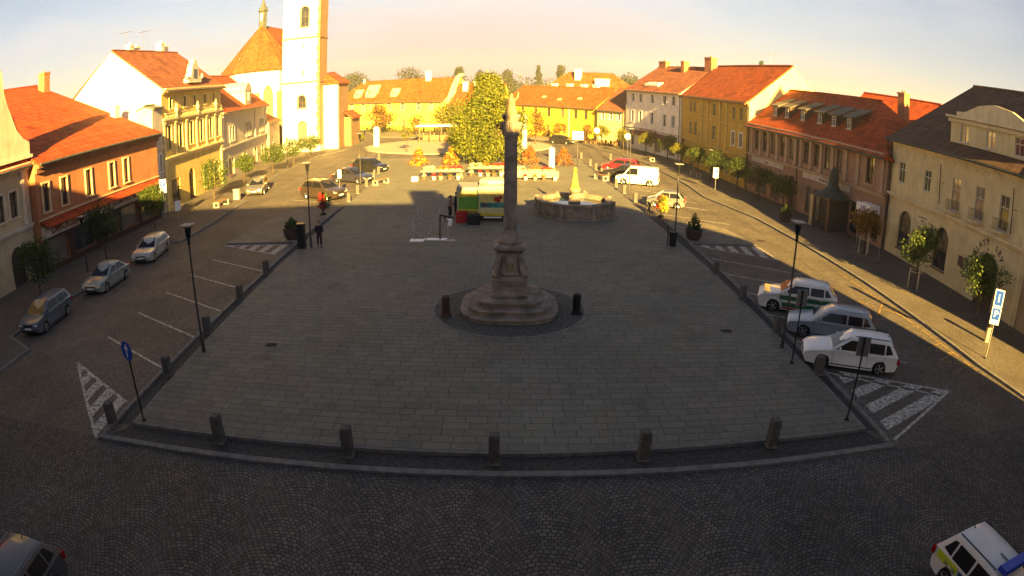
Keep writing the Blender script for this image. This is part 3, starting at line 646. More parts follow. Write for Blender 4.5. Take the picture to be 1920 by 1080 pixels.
for z in range(0, 36): 
    k = .45 if z % 2 else .3; b.box(6.0 - k, 6.03, -.03, .2, z + .02, z + .96, CST)
b.box(-.15, 6.15, -.2, 3.75, 0, .9, PCH); b.build('tower_stonework', ch, loc=(-4.0, -1.2, 0), rz=R(-2))
for c, z, wd, ht, ar in [(3.3, 1.6, 1.2, 3.0, True), (3.2, 6.6, 1.3, 1.9, True), (3.5, 19.0, 1.3, 3.2, True), (3.5, 27, 1.5, 3.6, True)]:
    window_parts(tw, c, z, wd, ht, arch=True, recess=.3, trim=CST, fr=BROWNFR, deep=.04)
# apse: five-sided end facing the square, tall pointed roof, nave behind the tower
def ringpts(cx, cy, r, a0, a1, n): return [(cx + r * math.cos(a0 + (a1 - a0) * i / n), cy + r * math.sin(a0 + (a1 - a0) * i / n)) for i in range(n + 1)]
ax, ay, ar_ = -11.2, 7.0, 6.2
out = ringpts(ax, ay, ar_, R(180), R(360), 5) + [(ax + ar_, ay + 16), (ax - ar_, ay + 16)]
b = MB(); b.prism(out, 0, 13.4, PCH)
for i in range(6):
    a = R(180) + R(180) * i / 5; x, y = ax + ar_ * math.cos(a), ay + ar_ * math.sin(a)
    b.prism([(x + .45 * math.cos(a + k) * 1.3, y + .45 * math.sin(a + k) * 1.3) for k in (R(-135), R(-45), R(45), R(135))], 0, 9.5, CST)
b.build('apse_wall', ch)
b = MB(); ap = (ax, ay + .5, 21.2); rg = (ax, ay + 16, 21.2); oo = ringpts(ax, ay, ar_ + .55, R(180), R(360), 5)
vs = [(x, y, 13.3) for x, y in oo] + [(ax + ar_ + .55, ay + 16.4, 13.3), (ax - ar_ - .55, ay + 16.4, 13.3), ap, rg]
b.slab(vs, [(0, 1, 8), (1, 2, 8), (2, 3, 8), (3, 4, 8), (4, 5, 8), (5, 6, 9, 8), (7, 0, 8, 9)], .25, TILE_C)
for i in range(6): b.tube(vs[i], ap, .11, .11, TILE_C, 6)
arf = b.build('apse_roof', ch)
b = MB(); b.box(-1.9, -1.4, -.16, .1, 0, .4, CST); b.build('roof_vent', arf, loc=(ax, ay - 4.3, 15.2))
for i, a in enumerate((R(198 + 36), R(198 + 72), R(198 + 108))):
    x, y = ax + ar_ * math.cos(R(180) / 10 ) * math.cos(a) , ay + ar_ * math.cos(R(180) / 10) * math.sin(a)
    b = MB(); g = MB(); pts = [(-.65, 0), (.65, 0), (.65, 5.6), (.45, 6.4), (0, 7.0), (-.45, 6.4), (-.65, 5.6)]
    g.face([(px * .85, -.06, pz * .97 + .1) for px, pz in pts], GLASS)
    for (xa, za), (xb, zb) in zip(pts, pts[1:] + pts[:1]): b.tube((xa, -.05, za), (xb, -.05, zb), .14, .14, CST, 6)
    b.tube((0, -.1, 0), (0, -.1, 6.6), .05, .05, CST, 6)
    o = b.build('tall_window', ch, loc=(x, y, 3.6), rz=a + math.pi / 2); g.build('pane', o)
b = MB(); b.lathe([(.75, 20.4), (.72, 23.6), (.95, 23.7), (.9, 24.0), (.35, 24.9), (.14, 25.8), (.04, 27.2)], PATINA, 6, (ax, ay + .9))
b.tube((ax, ay + .9, 27), (ax, ay + .9, 28.2), .03, .03, DARKMETAL, 5); sp = b.build('spirelet', ch)
b = MB(); b.box(ax - .22, ax + .22, ay + .2, ay + .24, 22.0, 23.2, WHITE); b.build('louvre', sp)
b = MB(); b.prism([(2.0, .6), (4.35, .5), (4.35, 6.6), (2.0, 6.6)], 0, 10.1, PCH); b.box(4.353, 4.40, .9, 6.5, 0, 10.05, CST); b.build('chapel_wall', ch)  # thin dark facing puts shade into the colour of the chapel's right side
b = MB(); b.slab([(1.9, .2, 10.1), (4.7, .1, 10.1), (4.7, 6.9, 10.1), (1.9, 6.9, 12.0), (1.95, 2.0, 11.7)], [(0, 1, 4), (1, 2, 3, 4)], .2, TILE_C); b.build('chapel_roof', ch)
b = MB(); b.prism([(4.4, 4.0), (5.6, 3.6), (5.6, 9.5), (4.4, 9.5)], 0, 4.6, CST); b.slab([(4.3, 3.4, 5.6), (6.0, 3.2, 4.5), (6.0, 9.7, 4.5), (4.3, 9.7, 5.6)], [(0, 1, 2, 3)], .15, TILE_C); b.build('porch', ch)

# --- far row
PY2 = plaster('egg_yellow_plaster', (.88, .76, .10)); PY3 = plaster('deep_yellow_plaster', (.86, .70, .05))
h = House('yellow_parsonage', 'large yellow house with curved dormers at the top left of the square', (-38, 137), (-13, 122), 11, 6.1, PY2)
h.win([4.4, 7.8, 11.5, 15.2, 18.8, 22.9, 26.0], 4.1, .85, 1.4, trim=TRY); h.win([5.9, 11.5, 15.2, 22.9], 1.0, .85, 1.3, trim=TRY); h.door(19.0, 0, 1.2, 2.3, WOOD)
h.walls(10.3, (False, True)); h.roof(TILE_O, 10.3, over=.5, hips=(3.0, 0)); h.cornice(5.7, .3, .25, TRY); h.pilaster([10.2, 28.7], 0, 5.6, .4, .08, TRY)
for c, sz in ((5.0, 1.0), (8.9, 1.5), (15.5, 1.0)):
    b = MB(); hw = .85 * sz; pts = [(-hw, 0), (hw, 0), (hw * .95, .7 * sz), (hw * .55, 1.1 * sz), (hw * .3, 1.55 * sz), (0, 1.75 * sz), (-hw * .3, 1.55 * sz), (-hw * .55, 1.1 * sz), (-hw * .95, .7 * sz)]
    b.wallprism(pts, 0, 2.2 * sz, TRY); b.box(-.22 * sz, .22 * sz, -.03, 0, .45 * sz, 1.05 * sz, GLASS); b.build('dormer', h.t, loc=(c, .9, 6.9))
h.chimney(21.5, 4.8, 9.9, 12.0, .9, .8, CHIMW, 0); h.chimney(3.3, 5.0, 9.6, 11.0, .3, .3, CHIMW, 0)
b = MB()
pts = [(0, 6.0), (1.0, 6.6), (1.6, 7.8), (2.6, 9.4), (3.6, 10.6), (4.6, 11.2), (5.6, 11.3), (5.6, 10.9), (4.6, 10.6), (3.8, 9.6), (3.0, 7.8), (2.4, 6.4), (1.4, 5.6), (0, 5.4)]
b.poly([(29.15, y, z) for y, z in pts] + [(29.65, y, z) for y, z in pts], [tuple(range(13, -1, -1)), tuple(range(14, 28))] + [(i, (i + 1) % 14, 14 + (i + 1) % 14, 14 + i) for i in range(14)], TRY); b.build('scroll_firewall', h.t)
h = House('low_yellow_house', 'low yellow house with two white chimneys behind the big tree', (-12.6, 122.3), (-2.3, 120.2), 8, 5.3, PY2)
h.win([2.0, 5.0, 8.0], 3.3, .8, 1.2, trim=TRY); h.win([2.0, 8.0], .9, .8, 1.2, trim=TRY); h.door(5.0, 0, 1.1, 2.2, WOOD); h.walls(9.1, (True, True)); h.roof(TILE_R, 9.1, over=.4)
h.chimney(2.9, 2.8, 7.6, 9.6, .9, .8, CHIMW, 0); h.chimney(5.1, 2.8, 7.6, 9.6, .9, .8, CHIMW, 0); h.chimney(9.3, 4.2, 9.0, 9.8, .9, .7, CHIMW, 0)
h = House('long_yellow_house', 'long bright yellow two-storey house closing the far right of the square', (-2.1, 120.1), (13.0, 103.1), 10, 5.55, PY3)
Lf = h.L
h.win([Lf - s for s in (2.2, 4.5, 7.5, 10.7, 14.0, 17.3, 20.4)], 3.6, .85, 1.35, trim=None, fr=BROWNFR)
h.win([Lf - s for s in (7.0, 17.3)], .9, .8, 1.2, fr=BROWNFR); h.door(Lf - 10.9, 0, 1.0, 2.1, WOOD); h.door(Lf - 2.2, 0, 1.0, 2.1, WOOD)
h.walls(8.7, (True, True)); h.roof(TILE_O, 8.7, over=.4); h.pipe(Lf - 12.4); h.pipe(Lf - .1); h.pilaster([.3, Lf - 5.9], 0, 5.2, .4, .06, TRY)
for c in (7.0, 10.8, 14.2, 17): h.chimney(c + .8, 5.6, 8.3, 9.4, 1.0, .7, CHIMW, 0)
for c, y in ((9.0, 1.6), (13.2, 1.2), (17.5, 1.6)):
    b = MB(); b.wallprism([(-.45, 0), (.45, 0), (.2, .3), (0, .35), (-.2, .3)], 0, .9, TRC); b.build('roof_vent', h.rf, loc=(c, y, 5.55 + .75 * y))
PYL = plaster('light_yellow_plaster', (.72, .58, .28))
h = House('small_yellow_house', 'small pale yellow house between the long yellow house and white hotel', (13.1, 101.8), (16.7, 97.0), 9, 5.55, PYL)
h.win([1.15, 2.9, 4.65], 3.95, .6, 1.1, trim=WHITE); h.win([.9], .7, .7, 1.3, trim=WHITE); h.door(4.6, 0, .9, 2.1, WOOD); h.walls(8.8, (True, True)); h.roof(TILE_B, 8.8, over=.4); h.cornice(3.3, .12, .1, TRY, 'string_course'); h.pipe(.0)
h = House('hipped_rear_house', 'red roofed house rising behind the long yellow row with white chimneys', (3.5, 152), (24.5, 137), 12, 6.0, PY3)
h.win([4, 9, 14, 19], 3.6, .9, 1.4); h.door(6.5, 0, 1.1, 2.2, WOOD); h.walls(12.2, (False, False)); h.roof(TILE_O, 12.2, hips=(7, 7)); h.chimney(10.5, 4.4, 10.4, 13.2, 1.2, 1.2, CHIMW, 0); h.chimney(17.5, 3, 9.2, 11.0, 3.2, 1, CHIMW, 0)

# --- right row, far to near
PWH = plaster('cream_white_plaster', (.82, .79, .72))
h = House('white_hotel', 'three-storey white hotel with dark awning on the right side', (16.7, 96.4), (21.15, 80.6), 11, 9.0, PWH)
q = [16.4 - s for s in (14.1, 11.6, 8.0, 4.4, 2.0)]
h.win(q, 7.2, .85, 1.15, trim=WHITE, fr=WFRAME, deep=.04); h.win(q, 4.2, .85, 1.6, trim=WHITE, fr=WFRAME, deep=.04)
h.door(7.3, 0, 1.3, 2.5, WHITE, glass=True); h.win([2.4], .7, 1.0, 1.7, trim=WHITE, fr=BROWNFR); h.win([10.2, 14.2], .6, 1.7, 1.9, cross=False, fr=BROWNFR)
h.walls(12.7, (True, True)); h.roof(TILE_B, 12.7, over=.45); h.cornice(8.6, .35, .3, TR1); h.cornice(3.15, .2, .16, TR1, 'string_course'); h.pipe(.2); h.pipe(16.2)
h.chimney(1.6, 5.6, 12.3, 13.7, 2.2, .8, CHIM, 2); h.chimney(9.5, 4.6, 11.9, 13.6, .9, .9, CHIM, 1); h.chimney(15.6, 5.0, 11.8, 14.2, 1.7, .9, CHIM, 2)
b = MB(); b.slab([(4.8, .55, 9.9), (8.8, .55, 9.9), (8.8, 1.5, 10.25), (4.8, 1.5, 10.25)], [(0, 1, 2, 3)], .3, CHIMW); b.box(4.9, 8.7, .7, 1.5, 9.4, 9.75, GLASS); b.build('shed_dormer', h.rf)
DKRB = mat('awning_brown', (.14, .05, .04), .8, .15)
b = MB(); b.slab([(3.2, -.02, 3.0), (15.6, -.02, 3.0), (15.6, -1.1, 2.45), (3.2, -1.1, 2.45)], [(0, 3, 2, 1)], .05, DKRB); b.build('awning', h.t)
sg = h.panel('sign_fascia', 5.0, 9.8, 3.0, 3.35, mat('brown_sign_board', (.25, .10, .05), .6), .2)
b = MB()
for k in range(2): b.box(5.1, 9.7, -.215, -.2, 3.06 + k * .14, 3.12 + k * .14, TRC)
b.build('sign_stripe', sg)

PMU = plaster('mustard_plaster', (.50, .34, .07)); TRM = plaster('mustard_trim', (.56, .42, .13))
h = House('mustard_house', 'three-storey mustard yellow house with brightly lit blank side gable', (21.2, 80.4), (22.5, 59.05), 10.0, 8.8, PMU)
S = lambda *a: [21.4 - s for s in a]
h.win(S(17.9, 16.3), 6.75, .75, 1.25, trim=TRM); h.win(S(9.7), 6.75, .85, 1.3, trim=TRM); h.win(S(3.9, 1.9), 6.75, .75, 1.3, trim=TRM)
h.win(S(17.7, 15.9), 4.0, .85, 1.5, trim=TRM); h.win(S(9.7), 4.0, .95, 1.6, trim=TRM); h.win(S(4.0, 1.9), 4.05, .8, 1.4, trim=WHITE)
h.door(21.4 - 17.0, 0, 1.4, 2.3, WOOD); h.win(S(13.5, 5.5, 2.3), .8, 1.3, 1.6, trim=TRM); h.door(21.4 - 9.6, 0, 1.5, 2.4, mat('dark_door_wood', (.06, .04, .03)), arch=True)
h.walls(12.9, (True, True), rd=5.0, ends=plaster('yellow_gable_plaster', (.80, .66, .30))); h.roof(TILE_O, 12.9, rd=5.0, over=.4, ends=(.0, -.15)); h.cornice(8.35, .4, .3, TRM); h.cornice(3.1, .25, .2, TRM, 'string_course'); h.cornice(6.1, .12, .1, TRM, 'string_course')
h.pilaster(S(13.6, 11.6, 7.8, 5.8), 3.4, 8.3, .35, .12, TRM); h.pipe(21.3)
aerial(0, 0, 0, 1.6, (27.7, 66, 12.9), 'small aerial on the ridge of the mustard house')

PPK = plaster('dusty_pink_plaster', (.34, .215, .15)); TRP = plaster('dusty_pink_trim', (.42, .31, .23))
h = House('arcade_house', 'pinkish two-storey building with red tiled mansard roof and six dormers', (22.5, 58.9), (25.15, 37.05), 12, 6.75, PPK)
S = lambda *a: [22.0 - s for s in a]
wl = (20.3, 18.7, 17.05, 15.35, 13.7, 11.25, 9.6, 7.95, 6.2)
h.win(S(*wl), 4.35, .82, 1.75, fr=BROWNFR, tl=.28); h.win(S(2.05), 4.25, 1.0, 1.9, fr=BROWNFR, trim=TRP); h.door(22 - 13.4, 0, 1.25, 2.9, mat('dark_door_wood', (.06, .04, .03)), arch=True)
for c, wd in ((18.9, 2.2), (16.2, 1.6), (9.7, 2.2), (6.6, 2.4)): h.win(S(c), .4, wd, 2.1, cross=True, fr=BROWNFR, tl=.25)
h.win(S(3.7), .3, 1.2, 2.3, cross=False, fr=BROWNFR); h.win(S(.9), .5, .9, 1.9, fr=BROWNFR)
h.walls(10.35, (False, False)); h.cornice(6.3, .4, .4, TRP, steps=3); h.cornice(3.6, .25, .3, TRP, 'string_course')
h.pilaster(S(21.2, 19.5, 17.9, 16.2, 14.5, 12.9, 12.0, 10.4, 8.8, 7.1, 5.2, 3.6, .5), 3.9, 6.3, .34, .12, TRP)
h.roof(TILE_R, 10.35, rd=4.6, over=.55, hips=(0, 6.5)); h.pipe(22 - 12.4, DARKMETAL); h.pipe(.15, DARKMETAL)
SHEET = mat('shade_darkened_sheet_roof', (.12, .105, .075), .7, .25, 2)  # sheet colour darkened to stand for the shadow over the dormers
for k, c in enumerate((3.2, 5.4, 8.2, 11.0, 13.2, 15.4)):
    t_ = MB(); wd = .95; y0 = 1.15; zb_ = 7.55
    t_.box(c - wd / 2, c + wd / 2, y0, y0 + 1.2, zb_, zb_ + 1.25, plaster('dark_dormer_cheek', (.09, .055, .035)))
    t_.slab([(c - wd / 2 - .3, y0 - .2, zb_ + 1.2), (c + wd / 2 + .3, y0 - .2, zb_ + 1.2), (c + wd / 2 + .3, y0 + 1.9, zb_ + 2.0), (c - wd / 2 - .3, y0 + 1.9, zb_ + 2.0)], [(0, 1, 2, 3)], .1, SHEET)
    o = t_.build('dormer', h.rf); window_parts(o, c, zb_ + .25, .55, .8, y0=y0 - .045, recess=.05)
sg = h.panel('sign_fascia', 1.0, 7.2, 3.15, 3.6, plaster('faded_white_fascia', (.55, .48, .42)), .1)
textobj('lettering', 'Textil', .30, DKRED, sg, (4.0, -.11, 3.36), (math.pi / 2, 0, 0), .006)
sg = h.panel('sign_fascia', 10.6, 17.6, 3.12, 3.6, plaster('faded_white_fascia', (.55, .48, .42)), .1)
textobj('lettering', 'První Savon', .34, BLACKPL, sg, (14.2, -.11, 3.35), (math.pi / 2, 0, 0), .006, stretch=1.2)
b = MB(); b.box(19.9, 21.6, -1.05, -.05, 2.35, 2.95, SIGNW); sg = b.build('projecting_sign', h.t)
textobj('lettering', 'BAR', .38, BLUE, sg, (20.8, -1.062, 2.65), (math.pi / 2, 0, 0), .006)
# porch kiosk with copper bell roof
TRR0 = plaster('porch_pillar_cream', (.45, .38, .22))
kk = thing('bell_roofed_porch', 'dark porch with grey copper bell roof standing before the pink building', 'porch', (23.5, 42.3, .12), R(-83))
b = MB()
for x in (-1.0, 1.0):
    for y in (-1.0, 1.0): b.box(x - .09, x + .09, y - .09, y + .09, 0, 2.35, BROWNFR)
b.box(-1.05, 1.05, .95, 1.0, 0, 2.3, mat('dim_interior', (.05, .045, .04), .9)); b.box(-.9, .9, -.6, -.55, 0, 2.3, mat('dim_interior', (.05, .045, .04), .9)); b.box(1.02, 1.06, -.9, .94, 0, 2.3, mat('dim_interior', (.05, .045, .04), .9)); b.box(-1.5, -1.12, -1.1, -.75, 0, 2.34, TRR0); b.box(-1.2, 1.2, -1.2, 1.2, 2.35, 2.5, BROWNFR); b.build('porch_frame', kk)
b = MB(); b.lathe([(1.6, 2.5), (1.35, 2.62), (.9, 2.85), (.55, 3.15), (.40, 3.45), (.42, 3.48), (.43, 4.0), (.35, 4.35), (.14, 4.6), (.03, 4.75)], mat('dark_copper', (.045, .055, .05), .6, .25, 3), 16); b.build('bell_roof', kk, smooth=.6)

PCR = plaster('pale_yellow_plaster', (.62, .55, .33)); TRR = plaster('pale_yellow_trim', (.68, .61, .40))
h = House('corner_inn', 'pale yellow inn with arched ground-floor windows and attic storey at right', (25.4, 36.9), (25.4, 21.7), 17.4, 7.95, PCR, cat='inn')
h.win([1.45, 4.65], 5.05, .75, 1.35, fr=WFRAME, recess=.1); 
for c in (7.9, 10.35, 12.7): h.win([c], 4.55, .85, 1.9, fr=WFRAME, recess=.1)
h.win([2.4, 6.9], .75, 1.55, 2.55, arch=True, fr=BROWNFR); h.door(11.9, 0, 1.9, 3.1, mat('dark_door_wood', (.06, .04, .03)), arch=True, glass=True)
h.walls(12.9, (True, True), rd=8.7); h.roof(TILE_D, 12.9, rd=8.7, over=.45, ends=(.35, 0)); h.cornice(7.45, .4, .3, TRR, steps=3); h.cornice(3.95, .25, .25, TRR, 'string_course'); h.pipe(.12, DARKMETAL); h.pipe(14.9, TRR)
b = MB(); b.box(-.06, .06, -.07, .005, 0, .12, TRR); st_ = b.mesh('stucco_stud')
for i in range(13): link('stucco_stud', st_, h.t, (.56 + i * 1.15, 0, 7.15))
at = thing  # noqa
b = MB(); facade(b, 9.2, 8.0, 10.0, [(1.5, 8.65, .85, 1.0), (4.2, 8.65, .85, 1.0), (6.9, 8.65, .85, 1.0)], PCR, y=0.)
b.face([(0, 3.6, 8.0), (0, 0, 8.0), (0, 0, 10.0), (0, 3.6, 10.0)], PCR); b.face([(9.2, 0, 8.0), (9.2, 3.6, 8.0), (9.2, 3.6, 10), (9.2, 0, 10)], PCR)
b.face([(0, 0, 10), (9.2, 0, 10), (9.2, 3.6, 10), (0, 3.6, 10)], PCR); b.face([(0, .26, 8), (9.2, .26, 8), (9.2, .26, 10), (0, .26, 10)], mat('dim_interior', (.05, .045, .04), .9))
b.box(-.15, 9.35, -.15, -.003, 9.75, 9.95, TRR); b.box(-.3, 9.5, -.3, 4.0, 10.003, 10.15, TRR)
b.wallprism([(.7, 10.15), (8.5, 10.15), (8.5, 10.35), (7.6, 10.45), (6.2, 10.95), (4.6, 11.15), (3.0, 10.95), (1.6, 10.45), (.7, 10.4)], -.12, .15, TRR)
o = b.build('attic_storey', h.t, loc=(6.0, .75, 0))
for c in (1.5, 4.2, 6.9): window_parts(o, c, 8.65, .85, 1.0, recess=.1)
for c in (7.9, 10.35, 12.7):
    b = MB(); b.box(-.6, .6, -.42, .0, -.06, 0, TRR)
    for i in range(9): b.tube((-.56 + i * .14, -.38, 0), (-.56 + i * .14, -.38, .62), .012, .012, DARKMETAL, 5)
    for y in (-.25, -.1):
        for x in (-.56, .56): b.tube((x, y, 0), (x, y, .62), .012, .012, DARKMETAL, 5)
    b.box(-.58, .58, -.4, -.36, .62, .65, DARKMETAL); b.build('window_railing', h.t, loc=(c, 0, 4.5))
for c, rr in ((6.3, 0), (13.6, .0)):
    b = MB(); b.tube((c, -.12, 4.6), (c, -.25, 7.0), .035, .03, DARKMETAL, 6); b.tube((c, 0, 5.9), (c + .35, -.2, 5.9), .03, .03, DARKMETAL, 6); b.build('flagpole', h.t)
b = MB()
for i in range(26):
    a0 = R(8 + i * 164 / 26); a1 = R(8 + (i + 1) * 164 / 26)
    b.wallprism([(1.12 * math.cos(a0), 1.12 * math.sin(a0)), (1.17 * math.cos(a0), 1.17 * math.sin(a0)), (1.17 * math.cos(a1), 1.17 * math.sin(a1)), (1.12 * math.cos(a1), 1.12 * math.sin(a1))], -.02, 0, TRR)
band = b.build('arch_moulding', h.t, loc=(11.9, 0, 2.15))
LET = mat('letter_brown', (.08, .04, .045), .7)
for word, ac in (('ZLATÝ', 128), ('LEV', 52)):
    for i, chx in enumerate(word):
        a = R(ac - (i - (len(word) - 1) / 2) * 13.5)
        textobj('lettering', chx, .48, LET, band, (1.5 * math.cos(a), -.02, 1.5 * math.sin(a)), (math.pi / 2, -(a - math.pi / 2), 0), .006)
sg = h.panel('name_plaque', 4.0, 5.1, 3.0, 3.45, TRR, .02); textobj('lettering', 'RESTAURACE', .17, LET, sg, (4.55, -.026, 3.34), (math.pi / 2, 0, 0), .004); textobj('lettering', 'A BAR', .17, LET, sg, (4.55, -.026, 3.12), (math.pi / 2, 0, 0), .004)
h.panel('menu_board', 9.0, 9.45, 1.6, 2.2, mat('menu_brown', (.12, .07, .06)), .04)
h = House('side_house', 'brownish plaster house front at the extreme right edge', (25.4, 21.6), (25.4, 8.0), 14, 8.2, plaster('brown_beige_plaster', (.36, .27, .17)))
h.win([2.5, 5.5, 8.5, 11.5], 4.9, .85, 1.5, trim=TRR); h.win([3.5, 9.5], .9, 1.3, 1.6); h.door(6.5, 0, 1.2, 2.4, WOOD); h.walls(12.5, (True, True)); h.roof(TILE_D, 12.5)
h = House('rear_red_house', 'red roofed rear wing with brick chimney rising behind the inn', (28.0, 53.5), (32.5, 36.5), 12, 6.5, PPK)
h.win([3, 8, 13], 4, .9, 1.4); h.walls(11.2, (True, False)); h.roof(TILE_R, 11.2, hips=(0, 7)); h.chimney(9.0, 2.0, 7.5, 11.6, .8, .8, CHIM, 2)
h = House('shade_caster_house', 'unseen tall steep-roofed house added to shade the pink building roof', (33.0, 9.0), (33.0, 1.0), 7.4, 20.5, P1)  # added out of view to throw shade on the pink building and inn roofs
h.win([2, 4, 6], 12, 1, 1.8); h.win([2, 4, 6], 16, 1, 1.8); h.walls(26.3, (True, True)); h.roof(TILE_R, 26.3, over=.3)
# the town hall the camera hangs on: it throws the big shadow over the square
h = House('town_hall', 'long plastered town hall with red ridge roof at the near end of the square', (22.6, -.9), (-34.0, -.9), 12.4, 12.0, P1, cat='town hall')
h.win([3 + 3.2 * k for k in range(16)], 5.4, 1.1, 2.0); h.win([3 + 3.2 * k for k in range(16)], 1.0, 1.1, 1.9); h.walls(16.9, (False, True)); h.roof(TILE_R, 16.9, over=.3, hips=(2.9, 0))
h.chimney(17.3, 6.1, 16.4, 18.8, 2.2, 1.0, CHIM, 0)

# ------------------------------------------------------------------ vehicles
def paint(name, col, metal=.0): return mat(name, col, .38, .05, 1.2, spec=.5, coat=.6, metal=metal)
def car(name, label, x, y, deg, kind, pm, group=None, L_=4.4, W=1.78, H=1.46, roofm=None, rails=False, bands=(), glassm=None, police=False, cat='car', rim=ALLOY):
    glassm = glassm or CARGLASS
    t = thing(name, label, cat, (x, y, 0), R(deg), group); hl = L_ / 2; cs = .86 if y < 50 else .94; t.scale = (cs, cs, cs)
    K = dict(hatch=(.62, .92, .96, -.10, -.90, -.98, .76), wagon=(.46, .90, .20, .02, -.86, -.98, .74), sedan=(.46, .90, .18, .0, -.50, -.80, .74),
             suv=(.48, 1.04, .22, .04, -.82, -.97, .88), mpv=(.60, .96, .34, .10, -.88, -.97, .82), van=(.62, 1.02, .40, .16, -.93, -.99, .84))[kind]
    _, belt, _, _, _, _, hood = K
    xb0 = hl * (K[0] if kind != 'hatch' else .56); xr0 = hl * {'hatch': .14, 'wagon': .05, 'sedan': .04, 'suv': .09, 'mpv': .18, 'van': .34}[kind]
    xr1 = hl * {'hatch': -.66, 'wagon': -.78, 'sedan': -.40, 'suv': -.72, 'mpv': -.78, 'van': -.95}[kind]
    xb1 = hl * {'hatch': -.93, 'wagon': -.96, 'sedan': -.76, 'suv': -.93, 'mpv': -.95, 'van': -.985}[kind]
    tail = belt - .02 if kind != 'sedan' else belt - .03; wr = .34 if kind in ('suv', 'van') else .315; xf, xq = hl * .62, -hl * .60
    belt *= 1.0
    def arch(xc): return [(xc + (wr + .07) * math.cos(math.pi * i / 8), wr + (wr + .07) * math.sin(math.pi * i / 8)) for i in range(9)]
    prof = [(hl - .10, .22), (hl - .02, .34), (hl, .50), (hl - .03, hood - .12), (hl - .14, hood - .02), (hl * .80, hood + .05), (xb0, belt - .01), (xr0, belt), (0, belt + .01), (xr1, belt + .015), (xb1, tail),
            (-hl + .05, tail - .06), (-hl + .01, tail - .25), (-hl, .50), (-hl + .04, .32), (-hl + .12, .24)]
    low = [(xq - wr - .07, .22)] + arch(xq)[::-1] + [(xq + wr + .07, .20), (xf - wr - .07, .20)] + arch(xf)[::-1] + [(xf + wr + .07, .20)]
    P = prof + low; n = len(P); rows = [-1, -.975, -.90, -.6, 0, .6, .90, .975, 1]; b = MB(); vs = []
    for r_ in rows:
        k = abs(r_)
        for px, pz in P:
            sx_ = px * (1 - (.035 * k ** 4 if abs(px) > hl * .7 else 0) - (.02 if k == 1 and abs(px) > hl * .7 else 0))
            zz = pz - (.05 if k == 1 else .012 if k > .97 else 0) * (1 if pz > .6 else 0) - (.02 * k * k if pz > .7 else 0)
            yy = r_ * W / 2 * (1 - .11 * max(0, (abs(px) / hl - .72) / .28) ** 2) * (1 - (.03 if k == 1 and pz > .6 else 0))
            vs.append((sx_, yy, zz))
    fs = [tuple(range(n))[::-1] if False else tuple(range(n)), tuple(range((len(rows) - 1) * n, len(rows) * n))[::-1]]
    for j in range(len(rows) - 1):
        for i in range(n): fs.append((j * n + i, j * n + (i + 1) % n, (j + 1) * n + (i + 1) % n, (j + 1) * n + i)[::-1])
    b.poly(vs, fs, pm)
    b.box(-hl * .9, hl * .9, -W / 2 + .16, W / 2 - .16, .2, .6, BLACKPL)
    body = b.build('body', t, smooth=.55)
    # cabin
    Wb, Wt, Hr = W / 2 - .045, W / 2 - (.27 if kind != 'van' else .17), H
    cols = [-1, -.96, -.55, 0, .55, .96, 1]
    def crown(c): return [-.05, -.015, .02, .035, .02, -.015, -.05][cols.index(c)]
    xm = (xr0 + xr1) / 2
    rw = [(xb0, belt - .02, Wb, 0), (xr0, Hr - .035, Wt, 1), (xm * .5 + xr0 * .5, Hr - .01, Wt, 1), (xm, Hr, Wt, 1), (xr1 * .6 + xm * .4, Hr - .01, Wt, 1), (xr1, Hr - .05, Wt, 1), (xb1, tail - .02, Wb - .02, 0)]
    b = MB(); vs = []
    for px, pz, w_, c_ in rw:
        for c in cols: vs.append((px, c * w_, pz + (crown(c) if c_ else 0)))
    m_ = len(cols); fs = []
    for j in range(len(rw) - 1):
        for i in range(m_ - 1): fs.append((j * m_ + i, j * m_ + i + 1, (j + 1) * m_ + i + 1, (j + 1) * m_ + i))
    k0 = len(vs)
    for px, pz, w_, c_ in rw[1:-1]:
        vs += [(px, -Wb, belt - .03), (px, Wb, belt - .03)]
    for sgn, ci, off in ((-1, 0, 0), (1, m_ - 1, 1)):
        seq = [(0, None)] + [(j, k0 + 2 * (j - 1) + off) for j in range(1, len(rw) - 1)] + [(len(rw) - 1, None)]
        for (j0, q0), (j1, q1) in zip(seq, seq[1:]):
            a, c = j0 * m_ + ci, j1 * m_ + ci
            f = [a, c] + ([q1] if q1 is not None else []) + ([q0] if q0 is not None else [])
            fs.append(tuple(f) if sgn > 0 else tuple(f[::-1]))
    b.poly(vs, [f[::-1] for f in fs], roofm or pm); cab = b.build('roof', t, smooth=.5)
    # glass, 6 mm proud of the pillars
    def sidey(z): return Wb + (Wt - Wb) * (z - belt + .02) / (Hr - .085 - belt + .02) + .020
    def sgl(pts, nm='side_window'):
        for sg in (-1, 1):
            g = MB(); g.face([(px, sg * sidey(pz), pz) for px, pz in (pts if sg < 0 else pts[::-1])], glassm); g.build(nm, t)
    zt, zb = Hr - .145, belt + .035
    def fx(z, f=.09): return xb0 - (xb0 - xr0) * (z - belt) / (Hr - .05 - belt) - f
    def bx(z, f=.09): return xb1 + (xr1 - xb1) * (z - tail) / (Hr - .06 - tail) + f
    xB = (xr0 + xr1) / 2 + (.15 if kind != 'van' else .55)
    sgl([(fx(zb, .16), zb), (xB + .04, zb), (xB + .04, zt), (fx(zt, .12), zt)][::-1])
